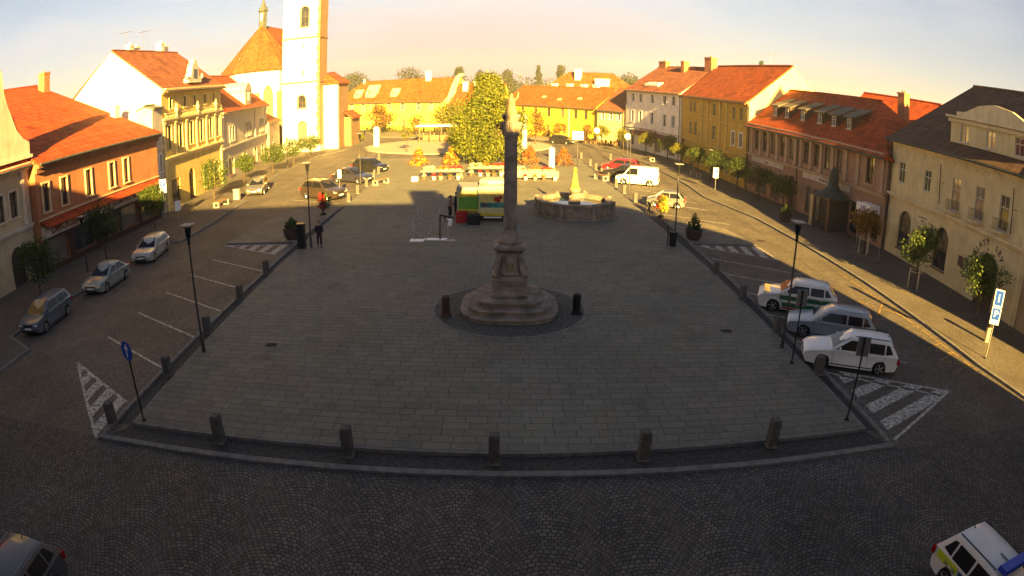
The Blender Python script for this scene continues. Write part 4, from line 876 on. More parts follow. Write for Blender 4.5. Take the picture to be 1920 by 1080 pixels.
    if kind == 'van': pass
    elif kind in ('sedan',): sgl([(xB - .04, zb), (bx(zb, .22), zb), (bx(zt, .12), zt), (xB - .04, zt)][::-1])
    elif kind == 'hatch': sgl([(xB - .04, zb), (bx(zb, .24), zb), (bx(zt, .18), zt), (xB - .04, zt)][::-1])
    else:
        xC = (xB + xb1) / 2 - .05
        sgl([(xB - .04, zb), (xC + .03, zb), (xC + .03, zt), (xB - .04, zt)][::-1]); sgl([(xC - .04, zb + .01), (bx(zb, .26), zb + .06), (bx(zt, .16), zt - .02), (xC - .04, zt)][::-1])
    def slope(xa, za, wa, xc, zc, wc, lo, hi, nm, out):
        g = MB(); pts = []
        for tt, sg in ((lo, -1), (lo, 1), (hi, 1), (hi, -1)):
            w_ = (wa + (wc - wa) * tt) - .10; pts.append((xa + (xc - xa) * tt + out * .012, sg * w_, za + (zc - za) * tt + .012))
        g.face(pts if out > 0 else pts[::-1], glassm); g.build(nm, t)
    slope(xb0, belt - .02, Wb, xr0, Hr - .045, Wt, .08, .93, 'windscreen', 1)
    if kind != 'van': slope(xb1, tail - .02, Wb - .02, xr1, Hr - .06, Wt, .14 if kind != 'sedan' else .08, .90, 'rear_window', -1)
    for px in (xf, xq):
        for sg in (-1, 1):
            b = MB(); b.lathe([(wr - .05, -.11), (wr, -.085), (wr, .085), (wr - .05, .11)], RUBBER, 20)
            wme = b.build('wheel', t, smooth=.5); wme.location = (px, sg * (W / 2 - .125), wr); wme.rotation_euler = (R(90), 0, 0)
            b = MB(); b.lathe([(.06, .0), (wr * .62, .0), (wr * .66, .012)], DARKMETAL, 20)
            for i in range(5):
                a = 2 * math.pi * i / 5; b.tube((0.03 * math.cos(a), .03 * math.sin(a), .014), (wr * .62 * math.cos(a), wr * .62 * math.sin(a), .014), .028, .022, rim, 5)
            b.lathe([(wr * .6, .004), (wr * .68, .016), (wr * .69, .0)], rim, 20)
            r_ = b.build('rim', wme); r_.location = (0, 0, -sg * .0 + (.112 if sg < 0 else -.112)); r_.rotation_euler = (0 if sg < 0 else R(180), 0, 0)
    for sg in (-1, 1):
        y0, y1 = sorted((sg * (W / 2 - .13), sg * (W / 2 - .50)))
        b = MB(); b.poly([(hl - .015, y0, hood - .20), (hl - .015, y1, hood - .20), (hl - .19, y1, hood - .03), (hl - .19, y0, hood - .03), (hl - .25, y0, hood - .22), (hl - .25, y1, hood - .22)], [(0, 1, 2, 3), (0, 3, 4), (1, 5, 2), (3, 2, 5, 4), (0, 4, 5, 1)], CLEARLENS); b.build('headlight', t)
        y0, y1 = sorted((sg * (W / 2 - .075), sg * (W / 2 - .30))); b = MB(); b.box(-hl - .005, -hl + .12, y0, y1, tail - .30, tail - .08, REDLENS); b.build('tail_light', t)
        b = MB(); b.box(xr0 + (xb0 - xr0) * .52, xr0 + (xb0 - xr0) * .52 + .10, *sorted((sg * (W / 2 - .03), sg * (W / 2 + .13))), belt + .02, belt + .15, roofm or pm, taper=.015); b.build('wing_mirror', t)
        if rails: b = MB(); b.tube((xr0 - .15, sg * (Wt - .05), Hr + .025), (xr1 + .1, sg * (Wt - .05), Hr + .02), .018, .018, BLACKPL if rails == 1 else STEEL, 6); b.build('roof_rail', t)
    for sg in (-1, 1):
        ys = sorted((sg * (W / 2 - .02), sg * (W / 2 + .003)))
        for xx in ((xB, xb0 - .12, (xB + xb1) / 2 - .05) if kind not in ('van', 'hatch') else (xB, xb0 - .12)): b = MB(); b.box(xx - .006, xx + .006, *ys, .315, belt - .07, BLACKPL); b.build('door_seam', t)
        b = MB(); b.box(xq + wr + .1, xf - wr - .1, *ys, .26, .31, BLACKPL); b.build('sill_trim', t); ys = sorted((sg * (W / 2 - .01), sg * (W / 2 + .022)))
        for xx in (xB + .08, (xB + xb1) / 2 + .02)[:1 if kind in ('hatch', 'van') else 2]: b = MB(); b.box(xx, xx + .17, *ys, belt - .17, belt - .14, STEEL if pm is BLK else pm); b.build('door_handle', t)
    b = MB(); b.box(hl - .05, hl + .008, -.38, .38, hood - .24, hood - .12, BLACKPL); b.box(hl - .06, hl + .004, -.5, .5, .28, .40, BLACKPL); b.build('grille', t)
    b = MB(); b.box(hl, hl + .02, -.26, .26, .42, .53, PLATE); b.build('number_plate', t); b = MB(); b.box(-hl - .02, -hl + .02, -.26, .26, tail - .36, tail - .25, PLATE); b.build('number_plate', t)
    if kind in ('wagon', 'mpv', 'hatch', 'suv'):
        b = MB(); b.tube((xr1 + .12, 0, Hr + .01), (xr1 + .06, 0, Hr + .07), .022, .01, BLACKPL, 6); b.build('roof_aerial', t)
    for nm, x0, x1, z0, z1, m2 in bands:          # livery panels and the painted reflection strip on both flanks, 4 mm proud
        for sg in (-1, 1):
            b = MB(); b.box(x0, x1, *sorted((sg * (W / 2 - .015), sg * (W / 2 + .006))), z0, z1, m2); b.build(nm, t)
    return t, dict(hl=hl, W=W, H=H, xr0=xr0, xr1=xr1, Wt=Wt, belt=belt, xb0=xb0, tail=tail)
SILS = paint('dull_silver_paint', (.15, .148, .145), .3)
GRL, GRR = 'cars parked along the left pavement', 'cars parked nose-in on the right'
SILV = paint('silver_paint', (.36, .37, .37), .25); SILG = paint('greenish_silver_paint', (.24, .29, .27), .25); BLG = paint('blue_grey_paint', (.10, .125, .16), .2)
WHC = paint('white_car_paint', (.68, .69, .68)); BRN = paint('brown_grey_paint', (.055, .040, .033), .3); DKB = paint('dark_blue_paint', (.025, .025, .04)); BLK = paint('black_paint', (.012, .012, .014)); REDC = paint('red_car_paint', (.24, .008, .015))
DKG = paint('slate_grey_paint', (.085, .092, .10), .2); GREEN = paint('livery_green', (.02, .10, .04)); LIVW = paint('livery_white', (.6, .6, .58)); YEL = paint('livery_yellow', (.52, .62, .02)); LIVB = paint('livery_blue', (.015, .05, .20))
car('parked_car', 'blue-grey estate nearest on the left pavement side, seen from its front', -21.9, 21.5, -84, 'mpv', BLG, GRL, 4.3, 1.76, 1.55, rails=1)
car('parked_car', 'greenish silver hatchback, middle one of three by the left pavement', -21.85, 27.4, -86, 'sedan', SILG, GRL, 4.5, 1.78, 1.45)
car('parked_car', 'silver estate, third along the left pavement before the sign post', -22.15, 33.2, -80, 'wagon', SILV, GRL, 4.6, 1.78, 1.45)
car('parked_car', 'silver car in sunshine by the bench in front of the beige house', -23.4, 55.2, -78, 'wagon', SILS, GRL, 4.5, 1.78, 1.5, rails=2)
car('parked_car', 'brown-grey SUV parked nose towards the square behind the flower tub', -15.6, 51.1, -30, 'suv', BRN, 'cars parked nose-in on the left', 4.6, 1.86, 1.66, rails=1)
car('parked_car', 'dark blue saloon between the brown SUV and the black car', -15.2, 59.6, -26, 'sedan', DKB, 'cars parked nose-in on the left', 4.5, 1.82, 1.50)
car('parked_car', 'black compact SUV parked beyond the dark blue saloon', -14.9, 66.2, -26, 'suv', BLK, 'cars parked nose-in on the left', 4.2, 1.8, 1.6)
car('parked_car', 'small silver hatchback behind the red and yellow flower tower', 11.75, 48.3, 165, 'hatch', SILS, GRR, 3.5, 1.65, 1.5)
car('parked_van', 'small white panel van in bright sun beside the black car', 11.5, 59.2, 165, 'van', paint('van_white_paint', (.78, .77, .72)), GRR, 4.4, 1.8, 1.85, cat='van')
car('parked_car', 'black car squeezed between the white van and the red car', 10.9, 63.6, 160, 'sedan', BLK, GRR, 4.5, 1.8, 1.42)
car('parked_car', 'red hatchback at the far end of the right-hand row', 11.4, 67.9, 160, 'mpv', REDC, GRR, 4.4, 1.8, 1.55)
g = 'livery_stripe'
tp, q = car('parked_car', 'white SUV with green side stripe and black bonnet, nose to the square', 12.7, 25.05, 157, 'suv', LIVW, GRR, 4.5, 1.86, 1.60, roofm=LIVW, rails=0, bands=[('livery_stripe', -2.0, 1.05, .72, .93, GREEN), ('livery_stripe', -.95, .90, .36, .58, GREEN), ('reflection_strip', -.85, .85, .24, .34, paint('red_reflection', (.25, .01, .02)))])  # red strip low on the doors is a painted-in reflection
b = MB(); b.box(q['xb0'] + .05, q['hl'] - .32, -.72, .72, .90, .952, GREEN, taper=.01); b.build('bonnet_panel', tp)
car('parked_car', 'silver-grey estate between the green-striped SUV and the white estate', 12.95, 21.9, 155, 'wagon', paint('cool_silver_paint', (.26, .29, .33), .2), GRR, 4.7, 1.82, 1.47, rails=2)
car('parked_car', 'white estate with black roof rails nearest on the right', 12.40, 19.05, 157, 'wagon', WHC, GRR, 4.6, 1.78, 1.48, rails=1)
car('parked_car', 'black car standing in front of the long yellow house', 7.3, 98.4, -35, 'hatch', BLK, None, 4.2, 1.75, 1.45)
car('parked_car', 'slate grey estate cut off by the bottom left corner', -10.05, 5.2, -86, 'wagon', DKG, None, 4.7, 1.84, 1.45, rails=2)
tp, q = car('patrol_car', 'white patrol estate with yellow and blue flank panels and blue light bar', 10.15, 6.05, -83, 'wagon', WHC, None, 4.7, 1.82, 1.47, rails=1, bands=[('yellow_panel', -2.05, -1.10, .68, .90, YEL), ('blue_panel', -1.00, -.25, .40, .86, LIVB), ('yellow_panel', -.245, .6, .40, .86, YEL), ('blue_panel', .605, 1.0, .45, .85, LIVB)])
b = MB(); b.box(-.18, .18, -.58, .58, 1.50, 1.62, mat('light_bar_blue', (.02, .05, .45), .2, .05, spec=.6), taper=.03); b.box(-.05, .05, -.5, .5, 1.47, 1.51, BLACKPL); b.build('light_bar', tp, loc=(.15, 0, .03))
for sg in (-1, 1):
    o = textobj('lettering', 'POLICIE', .17, LIVB, tp, (-1.40, sg * .920, .72), (math.pi / 2, 0, 0 if sg < 0 else math.pi), .002, stretch=.85)
b = MB(); b.box(-.45, .1, -.03, .03, 1.512, 1.515, GREEN); b.build('roof_mark', tp)

# ------------------------------------------------------------------ trees
def leaves(b, m, clumps, n, size, rnd):
    """n small leaf faces scattered through the clumps (x,y,z,rx,rz)"""
    tot = sum(c[3] * c[3] * c[4] for c in clumps)
    for c in clumps:
        k = max(3, int(n * c[3] * c[3] * c[4] / tot))
        for _ in range(k):
            while True:
                u = Vector((rnd.uniform(-1, 1), rnd.uniform(-1, 1), rnd.uniform(-1, 1)))
                if .12 < u.length < 1: break
            u = u * (u.length ** -.35) if u.length > .3 else u
            if rnd.random() < .12: u = u * rnd.uniform(1.05, 1.5)
            p = Vector((c[0] + u.x * c[3], c[1] + u.y * c[3], c[2] + u.z * c[4]))
            d = (u + Vector((rnd.gauss(0, .6), rnd.gauss(0, .6), rnd.gauss(0, .6) + .3))).normalized()
            a = d.orthogonal().normalized(); a.rotate(Matrix.Rotation(rnd.uniform(0, 6.28), 3, d)); e = d.cross(a); s = size * rnd.uniform(.6, 1.35)
            b.face([p - a * s, p - e * s * .55, p + a * s, p + e * s * .55], m)
def clumps(rnd, n, r, z0, z1, cr, shape='round'):
    out = []
    for i in range(n):
        f = (i + rnd.random()) / n; z = z0 + (z1 - z0) * f
        if shape == 'round': w_ = math.sin(math.pi * min(.97, .12 + .80 * f)) ** .6
        elif shape == 'oval': w_ = (1.0 if f < .28 else (1 - ((f - .28) / .74) ** 1.25)) * (.82 + .18 * min(1, f / .12))
        elif shape == 'cone': w_ = (1 - f) ** .8 * .95 + .06
        else: w_ = 1.0 if f < .8 else .8
        a = rnd.uniform(0, 6.28); rr = r * w_ * math.sqrt(rnd.uniform(.05, 1)); c = cr * rnd.uniform(.7, 1.2)
        out.append((rr * math.cos(a) , rr * math.sin(a), z, c, c * rnd.uniform(.6, .95)))
    return out
def tree(name, label, x, y, h, r, trunk, m, n, size, group=None, shape='round', nc=26, tr=.07, cat='tree', seed=0, z=.1, cr=.38):
    rnd = random.Random(seed + int(x * 31 + y * 17)); t = thing(name, label, cat, (x, y, z), rnd.uniform(0, 6), group)
    cl = clumps(rnd, nc, r * .8, trunk + r * (.25 if shape != 'oval' else .12), h - r * cr * .6, r * cr, shape)
    b = MB(); lean = rnd.uniform(-.1, .1); top = (lean, .05, trunk + (h - trunk) * .55)
    b.tube((0, 0, 0), (lean * .5, 0, trunk), tr, tr * .75, BARK, 8); b.tube((lean * .5, 0, trunk), top, tr * .75, tr * .3, BARK, 7)
    for c in cl[::2]:
        zz = min(trunk + (c[2] - trunk) * .35, top[2]); s0 = (lean * .5, 0, max(trunk * .95, zz)); b.tube(s0, (c[0], c[1], c[2]), tr * .35, tr * .10, BARK, 5)
    b.build('trunk', t)
    c = MB(); leaves(c, m, cl, n, size, rnd); c.build('crown', t); return t
LG = leafmat('leaf_green', [(.035, .06, .012), (.07, .11, .02), (.13, .16, .03)])
LD = leafmat('leaf_dark_green', [(.02, .04, .010), (.04, .07, .016), (.08, .11, .025)])
LY = leafmat('leaf_yellow_green', [(.06, .08, .012), (.14, .15, .018), (.28, .24, .03)])
LA = leafmat('leaf_autumn', [(.09, .05, .012), (.20, .11, .018), (.32, .20, .03)])
LL = leafmat('leaf_linden', [(.035, .055, .008), (.11, .14, .016), (.32, .32, .035)], .4, .55)
GT = 'young street trees along the left pavement'; GT2 = 'young street trees along the right pavement'
for x, y, h, r, l, m_ in [(-24.7, 24.1, 3.3, 1.25, 'dense dark street tree nearest on the left, by the arched door', LD), (-25.6, 32.4, 3.5, 1.25, 'dark street tree in front of the lettered shop fascia', LD), (-26.3, 40.3, 3.3, 1.05, 'street tree at the far end of the orange shop', LG),
                      (-26.4, 51.5, 3.7, 1.25, 'sunlit street tree before the arched portal of the ornate house', LG), (-27.4, 60.8, 3.0, 1.1, 'small sunlit street tree between ornate and beige house', LG), (-26.6, 67.5, 3.2, 1.2, 'street tree under the near windows of the beige house', LG),
                      (-26.2, 73.5, 3.3, 1.3, 'street tree under the middle windows of the beige house', LG), (-26.0, 80.0, 3.0, 1.2, 'last street tree on the left, near the church tower', LG)]:
    tree('street_tree', l, x, y, h + .15, r * 1.3, 1.1, m_, 3000, .08, GT, nc=34)
for x, y, h, r, l, m_ in [(23.14, 22.9, 3.4, 1.15, 'street tree in front of the inn door with lettered arch', LG), (22.05, 28.0, 3.6, 1.1, 'street tree with white stake between two arched inn windows', LG), (22.6, 35.2, 2.9, 1.0, 'orange-tinged street tree beside the bell-roofed porch', LA),
                      (21.9, 48.2, 2.9, 1.0, 'dark street tree in front of the lettered shop fascia on the right', LD), (21.5, 53.0, 3.0, 1.1, 'dark street tree next to the round tub, pink building', LD), (20.9, 57.3, 3.2, 1.25, 'dark street tree at the corner of pink and mustard houses', LD),
                      (20.3, 61.8, 3.3, 1.2, 'street tree left of the parking sign, before the mustard house', LD), (20.0, 68.0, 2.9, 1.1, 'street tree before the mustard house door', LG), (19.6, 74.0, 2.8, 1.0, 'yellowing street tree between mustard house and hotel', LY), (19.2, 79.2, 3.3, 1.1, 'green street tree at the near corner of the white hotel', LG),
                      (17.6, 85.4, 3.0, 1.0, 'pale street tree before the hotel awning', LY), (15.4, 90.5, 3.0, 1.0, 'street tree at the far corner of the white hotel', LY), (13.0, 96.2, 3.1, 1.0, 'thin street tree before the small yellow house', LY)]:
    tree('street_tree', l, x, y, h + .1, r * 1.33, 1.3, m_, 2800, .075, GT2, seed=3, nc=34)
tree('linden_tree', 'very large yellow-green linden in the middle of the square', -2.75, 71.5, 10.3, 5.0, .3, LL, 52000, .12, None, 'oval', 110, .30, seed=8, cr=.27)
tree('garden_tree', 'broad orange-brown tree in front of the yellow parsonage', -24.4, 117.5, 6.0, 3.1, 1.2, LA, 3200, .17, 'trees at the top of the square', 'round', 30, .16)
tree('garden_tree', 'small rounded golden tree right of the parsonage door', -17.0, 113.5, 3.6, 1.7, .8, LA, 1300, .13, 'trees at the top of the square', 'round', 20, .1)
tree('garden_tree', 'wide olive green tree left behind the big linden', -10.2, 108, 6.3, 4.2, 1.2, LY, 4200, .18, 'trees at the top of the square', 'round', 36, .18)
tree('garden_tree', 'ruddy young tree just right of the stone column', 3.2, 96.0, 5.3, 2.2, 1.0, LA, 2200, .13, 'trees at the top of the square', 'cone', 30, .12)
tree('garden_tree', 'small round brown tree against the long yellow house', 7.4, 105.0, 3.0, 1.4, 1.1, LA, 900, .12, 'trees at the top of the square', 'round', 18, .08)
tree('garden_tree', 'second small brown tree near the right end of the yellow house', 11.3, 101.0, 3.0, 1.3, 1.1, LA, 900, .12, 'trees at the top of the square', 'round', 18, .08)
tree('young_tree', 'thin staked sapling on the left of the gravel circle', -13.9, 84.0, 3.4, 1.0, 1.8, LY, 500, .10, 'staked saplings', 'round', 14, .05)
t = thing('clipped_hedge', 'low clipped hedge along the foot of the yellow parsonage', 'hedge', (-24, 122.5, .1), R(-25)); b = MB(); rnd = random.Random(4)
leaves(b, LG, [(x * .8, rnd.uniform(-.2, .2), .65, .65, .6) for x in range(-14, 13)], 3000, .11, rnd); b.build('foliage', t)
tree('round_shrub', 'rounded yellow-green shrub at the corner of the church chapel', -24.3, 102.5, 1.6, .8, .2, LY, 600, .09, None, 'round', 12, .05, cat='shrub')
# far background trees
rnd = random.Random(11)
LF = leafmat('far_leaf', [(.02, .028, .01), (.035, .042, .015), (.06, .062, .024)], .1, .1)
FT = [(-66, 270, 13.8, 7, 'round', 'wide far tree behind the left part of the parsonage roof'), (-43, 262, 14.8, 8.5, 'round', 'big dark tree rising above the parsonage chimney'), (-22, 262, 14.4, 4.6, 'oval', 'single oval tree on the skyline left of the linden'), (-14, 265, 12.6, 4, 'cone', 'pointed tree on the skyline beside the linden crown'),
      (-2.5, 262, 13.0, 5, 'cone', 'broad conifer on the skyline right of the linden'), (9.6, 262, 14.8, 2.2, 'cone', 'slender spruce with layered boughs on the skyline'), (18, 255, 14.6, 3.4, 'cone', 'dark conifer left of the white chimney roof'), (34, 268, 12.8, 5, 'round', 'pale tree behind the roof with white chimneys'), (40, 225, 12.2, 6.5, 'round', 'round green tree before the hotel roof on the skyline'),
      (51.5, 128, 18.2, 1.5, 'cone', 'small spruce tip above the mustard house ridge')]
for x, y, h, r, sh, l in FT: tree('skyline_tree', l, x, y, h + (2.6 if y > 200 else 0), r, 2, LF if y > 200 else LD, 3200, .38 if y > 200 else .16, 'trees on the skyline', sh, 40, .3, z=0)
b = MB()
for i in range(150):
    a = R(-75 + i); d = rnd.uniform(270, 330); x, y = d * math.sin(a) * 1.6, d
    if abs(x) > 700: continue
    leaves(b, LF, [(x + rnd.uniform(-6, 6), y + rnd.uniform(-15, 15), rnd.uniform(5, 9.8), rnd.uniform(4, 8), rnd.uniform(3, 5.0)) for _ in range(5)], 520, .6, rnd)
o = b.build('distant_woods'); o['kind'] = 'stuff'; tag(o, 'hazy band of woods along the horizon', 'woods')
b = MB(); n = 60
vs = []
for j, (d, zz) in enumerate(((300, -.5), (420, 5.5), (600, 9), (790, 6))):
    for i in range(n + 1): a = R(-80 + 160 * i / n); vs.append((d * math.tan(a) if abs(a) < R(60) else d * math.tan(R(60)) * a / R(60), d, zz + (2.2 * math.sin(i * .7 + j) + 1.5 * math.sin(i * .31) if j in (1, 2) else 0)))
b.poly(vs, [(j * (n + 1) + i, j * (n + 1) + i + 1, (j + 1) * (n + 1) + i + 1, (j + 1) * (n + 1) + i) for j in range(3) for i in range(n)], mat('hill_woodland', (.07, .075, .03), .95, .3, .02)); struct(b.build('hills', smooth=1.0))

# ------------------------------------------------------------------ column monument
t = thing('column_monument', 'tall weathered stone column with statue on top in the middle of the square', 'monument', (-.1, 24.7, .10))
b = MB(); b.lathe([(3.15, 0), (3.15, .012)], KERB, 48); b.lathe([(3.0, .004), (3.0, .018)], mat('ring_setts', (.085, .085, .072), .9, .35, 9, .9, 34), 48); b.build('setts_ring', t)
def lobed(r0, am, n=64): return [((r0 + am * math.cos(4 * 2 * math.pi * i / n + math.pi)) * math.cos(2 * math.pi * i / n), (r0 + am * math.cos(4 * 2 * math.pi * i / n + math.pi)) * math.sin(2 * math.pi * i / n)) for i in range(n)]
b = MB()
for r0, am, z0, z1 in ((2.0, .12, .02, .16), (2.05, .12, .16, .20), (1.62, .16, .20, .36), (1.70, .16, .36, .41), (1.22, .18, .41, .58), (1.34, .18, .58, .66)): b.prism(lobed(r0, am), z0, z1, STONE)
b.build('steps', t, smooth=.5)
b = MB(); b.lathe([(.98, .68), (1.02, .80), (.96, .86), (.90, 1.0), (.96, 1.22), (.99, 1.38), (.92, 1.46), (.80, 1.50), (.72, 1.56)], STONE, 4, phase=math.pi / 4)
b.lathe([(.62, 1.5), (.70, 1.6), (.60, 1.75), (.54, 2.2), (.56, 2.4), (.66, 2.5)], STONE, 8, phase=R(22.5))
for i in range(4):            # corner volutes
    a = R(45 + 90 * i); c, s_ = math.cos(a), math.sin(a)
    for q in range(7):
        f, g_ = q / 7, (q + 1) / 7; r0 = .86 - .34 * f ** .6; r1 = .86 - .34 * g_ ** .6
        b.tube((r0 * c, r0 * s_, 1.5 + .85 * f), (r1 * c, r1 * s_, 1.5 + .85 * g_), .13 - .05 * f, .13 - .05 * g_, STONE, 8)
b.box(-.15, .15, -.59, -.55, 1.62, 2.38, mat('plaque_stone', (.24, .20, .12), .9, .2, 4))
b.lathe([(.02, 2.0), (.13, 2.02), (.15, 2.15), (.10, 2.27), (.02, 2.3)], STONE, 8, (0, -.60)); b.build('pedestal', t, smooth=.5)
b = MB(); b.lathe([(.70, 2.50), (.86, 2.56), (.88, 2.66), (.70, 2.72), (.58, 2.76)], STONE, 4, phase=math.pi / 4); b.lathe([(.46, 2.72), (.50, 2.82), (.40, 2.95), (.36, 3.08), (.30, 3.14)], STONE, 20); b.build('cornice', t, smooth=.5)
b = MB(); b.lathe([(.265, 3.12), (.30, 3.16), (.25, 3.22), (.262, 4.4), (.255, 5.6), (.235, 6.75), (.26, 6.79), (.26, 6.84)], STONE, 24); b.build('shaft', t, smooth=.5)
b = MB(); b.lathe([(.24, 6.84), (.29, 7.0), (.26, 7.15), (.33, 7.35), (.27, 7.5), (.35, 7.62), (.36, 7.68)], STONE, 16)
for i in range(8): a = R(45 * i); b.tube((.25 * math.cos(a), .25 * math.sin(a), 6.9), (.36 * math.cos(a), .36 * math.sin(a), 7.45), .05, .07, STONE, 6)
b.box(-.33, .33, -.33, .33, 7.66, 7.74, STONE); b.build('capital', t, smooth=.5)
STATUE = mat('statue_stone', (.26, .20, .12), .9, .3, 6, .6, 25)
b = MB(); b.lathe([(.22, 7.74), (.24, 7.82), (.17, 8.0), (.15, 8.18), (.17, 8.28), (.13, 8.36), (.05, 8.40)], STATUE, 12); b.lathe([(.02, 8.36), (.06, 8.39), (.075, 8.47), (.06, 8.54), (.01, 8.57)], STATUE, 10)
b.tube((-.14, 0, 8.30), (-.24, -.05, 8.12), .045, .04, STATUE); b.tube((-.24, -.05, 8.12), (-.12, -.15, 8.04), .04, .03, STATUE)
b.tube((.14, 0, 8.30), (.24, -.03, 8.42), .045, .04, STATUE); b.tube((.24, -.03, 8.42), (.26, -.05, 8.62), .04, .03, STATUE); b.build('statue', t, smooth=.6)
def post(name, label, x, y, h, r, m, cat='bollard', group=None, z=.1):
    o = MB()
    o.lathe([(r * 1.35, 0), (r * 1.35, .09), (r, .13), (r * .95, h * .8), (r * 1.08, h * .82), (r * 1.05, h * .9), (r * .6, h)], m, 12)
    return tag(o.build(name, None, smooth=.5, loc=(x, y, z)), label, cat, group)
post('dark_post', 'stout dark iron post on the left of the column steps', -2.55, 23.75, .85, .16, mat('rusty_dark_iron', (.07, .04, .03), .8, .2), group='posts at the column')
post('dark_post', 'stout dark iron post on the right of the column steps', 2.55, 24.2, .85, .17, DARKMETAL, group='posts at the column')
# ------------------------------------------------------------------ fountain
t = thing('fountain', 'octagonal stone fountain with yellow obelisk, half in the shadow line', 'fountain', (4.25, 44.4, .10))
FST = mat('fountain_stone', (.24, .20, .155), .9, .28, 2, .6, 20)
def octa(r, n=8, ph=22.5): return [(r * math.cos(R(ph + 360 / n * i)), r * math.sin(R(ph + 360 / n * i))) for i in range(n)]
def ring(b, ro, ri, z0, z1, m, n=8, ph=22.5):
    A, B_ = octa(ro, n, ph), octa(ri, n, ph); vs = [(x, y, z) for z in (z0, z1) for x, y in A] + [(x, y, z) for z in (z0, z1) for x, y in B_]
    fs = []
    for i in range(n):
        j = (i + 1) % n; fs += [(i, j, n + j, n + i), (2 * n + j, 2 * n + i, 3 * n + i, 3 * n + j), (n + i, n + j, 3 * n + j, 3 * n + i), (j, i, 2 * n + i, 2 * n + j)]
    b.poly(vs, fs, m)
b = MB(); b.prism(octa(3.0), 0, .14, FST); ring(b, 2.72, 2.42, .14, .86, FST); ring(b, 2.84, 2.36, .86, 1.0, FST)
for x, y in octa(2.78): b.prism([(x + px * .16, y + py * .16) for px, py in octa(1)], .14, 1.06, FST)
b.build('basin', t)
b = MB(); b.prism(octa(2.4), .2, .72, mat('fountain_water', (.06, .09, .09), .05, .2, 1, spec=.6)); b.build('water', t)
b = MB(); b.lathe([(.45, .3), (.42, .9), (.30, 1.0), (.26, 1.35), (.34, 1.5), (.44, 1.62), (.46, 1.72), (.3, 1.76)], FST, 12); b.build('pillar', t, smooth=.5)
YST = plaster('yellow_obelisk_paint', (.62, .52, .06))
b = MB(); b.lathe([(.40, 1.76), (.42, 1.86), (.33, 1.9), (.16, 2.75), (.12, 2.95)], YST, 4, phase=math.pi / 4); b.lathe([(.08, 2.95), (.13, 3.05), (.10, 3.15), (.03, 3.22)], YST, 10); ob = b.build('obelisk', t)
b = MB(); b.box(-.1, .1, -.262, -.2, 2.0, 2.06, DARKMETAL); b.build('spout', ob)
o = MB(); o.lathe([(.13, 0), (.13, .75), (.09, .9), (.02, .92)], FST, 10); tag(o.build('stone_post', None, loc=(5.4, 48.6, .10)), 'slim stone post behind the right side of the fountain', 'post')
# ------------------------------------------------------------------ market trailer
t = thing('market_trailer', 'green and yellow refreshment trailer parked beside the stone column', 'trailer', (-2.1, 41.0, .10))
GRN = mat('trailer_green', (.10, .26, .03), .5, .1); TYEL = mat('trailer_yellow', (.50, .38, .03), .5, .1); TGRY = mat('trailer_roof_grey', (.30, .29, .25), .6, .15); TLT = mat('trailer_panel_pale', (.42, .42, .22), .5, .12)
b = MB(); b.box(-.1, 1.7, 0, 3.0, .42, 1.95, TLT); b.box(-.14, 1.74, -.04, 3.04, 1.95, 2.35, TGRY, taper=.05); b.build('box_body', t)
b = MB(); b.lathe([(.95, 2.35), (1.0, 2.45), (.9, 2.58), (.8, 2.6)], plaster('trailer_hatch_cream', (.72, .66, .42)), 8, (.82, 1.5), R(22.5)); b.build('roof_hatch', t)
b = MB(); b.box(-1.5, -.12, .35, 2.6, .45, 1.95, TLT); b.box(-1.55, -.13, .30, 2.65, 1.953, 2.2, TGRY, taper=.03); b.build('side_body', t)
b = MB(); b.poly([(-1.35, .2, 1.72), (-.12, .2, 1.72), (-.12, .12, .75), (-1.35, .12, .75), (-1.35, .24, 1.72), (-.12, .24, 1.72), (-.12, .16, .75), (-1.35, .16, .75)], [(0, 3, 2, 1), (4, 5, 6, 7), (0, 1, 5, 4), (3, 7, 6, 2), (0, 4, 7, 3), (1, 2, 6, 5)], GRN)
b.box(-1.36, -.11, .17, .26, 1.6, 1.8, TYEL); b.box(-1.36, -.11, .09, .18, .68, .80, TYEL); b.build('front_panel', t)
b = MB(); b.box(.02, 1.62, -.012, 0, .95, 1.85, mat('picture_panel_yellow', (.48, .40, .12), .5, .2, 2)); b.box(.0, 1.6, -.018, -.013, .95, 1.28, mat('picture_teal', (.05, .22, .20), .5, .5, 3))
b.box(.08, .5, -.024, -.019, 1.0, 1.22, mat('picture_dark', (.10, .05, .06), .5, .5, 6)); pic = b.build('picture_panel', t)
b = MB()
for x, z, r_ in ((1.05, 1.5, .16), (1.3, 1.62, .13), (1.18, 1.38, .12)): b.lathe([(r_, -.0), (r_ * .9, .008)], RED, 14, (x, z))
o = b.build('red_motif', pic, loc=(0, -.02, 0)); o.rotation_euler = (R(90), 0, 0)
b = MB(); b.box(.0, 1.65, -.05, 0, .42, .60, TYEL); b.box(.25, 1.4, -.07, -.0, .28, .36, WHITE); b.box(.1, 1.6, .0, .1, .2, .42, DARKMETAL)
b.build('bumper', t)
for x in (-.05, 1.65):
    for y in (.8, 2.2): b = MB(); b.lathe([(.2, -.08), (.24, -.06), (.24, .06), (.2, .08)], RUBBER, 14); o = b.build('wheel', t); o.location = (x, y, .24); o.rotation_euler = (0, R(90), 0)
o = MB(); o.box(-.38, .38, -.3, .3, 0, .72, RED, taper=.02); tag(o.build('red_chest', None, loc=(-3.25, 40.9, .10)), 'red chest standing under the left flap of the trailer', 'chest')
b = MB(); b.box(-.4, .4, -.35, .35, 0, .55, DARKMETAL, taper=.03); b.box(-.42, .42, -.37, .37, .55, .6, BLACKPL); tag(b.build('dark_crate', None, loc=(-2.45, 40.4, .10)), 'dark low crate beside the red chest below the trailer', 'crate')
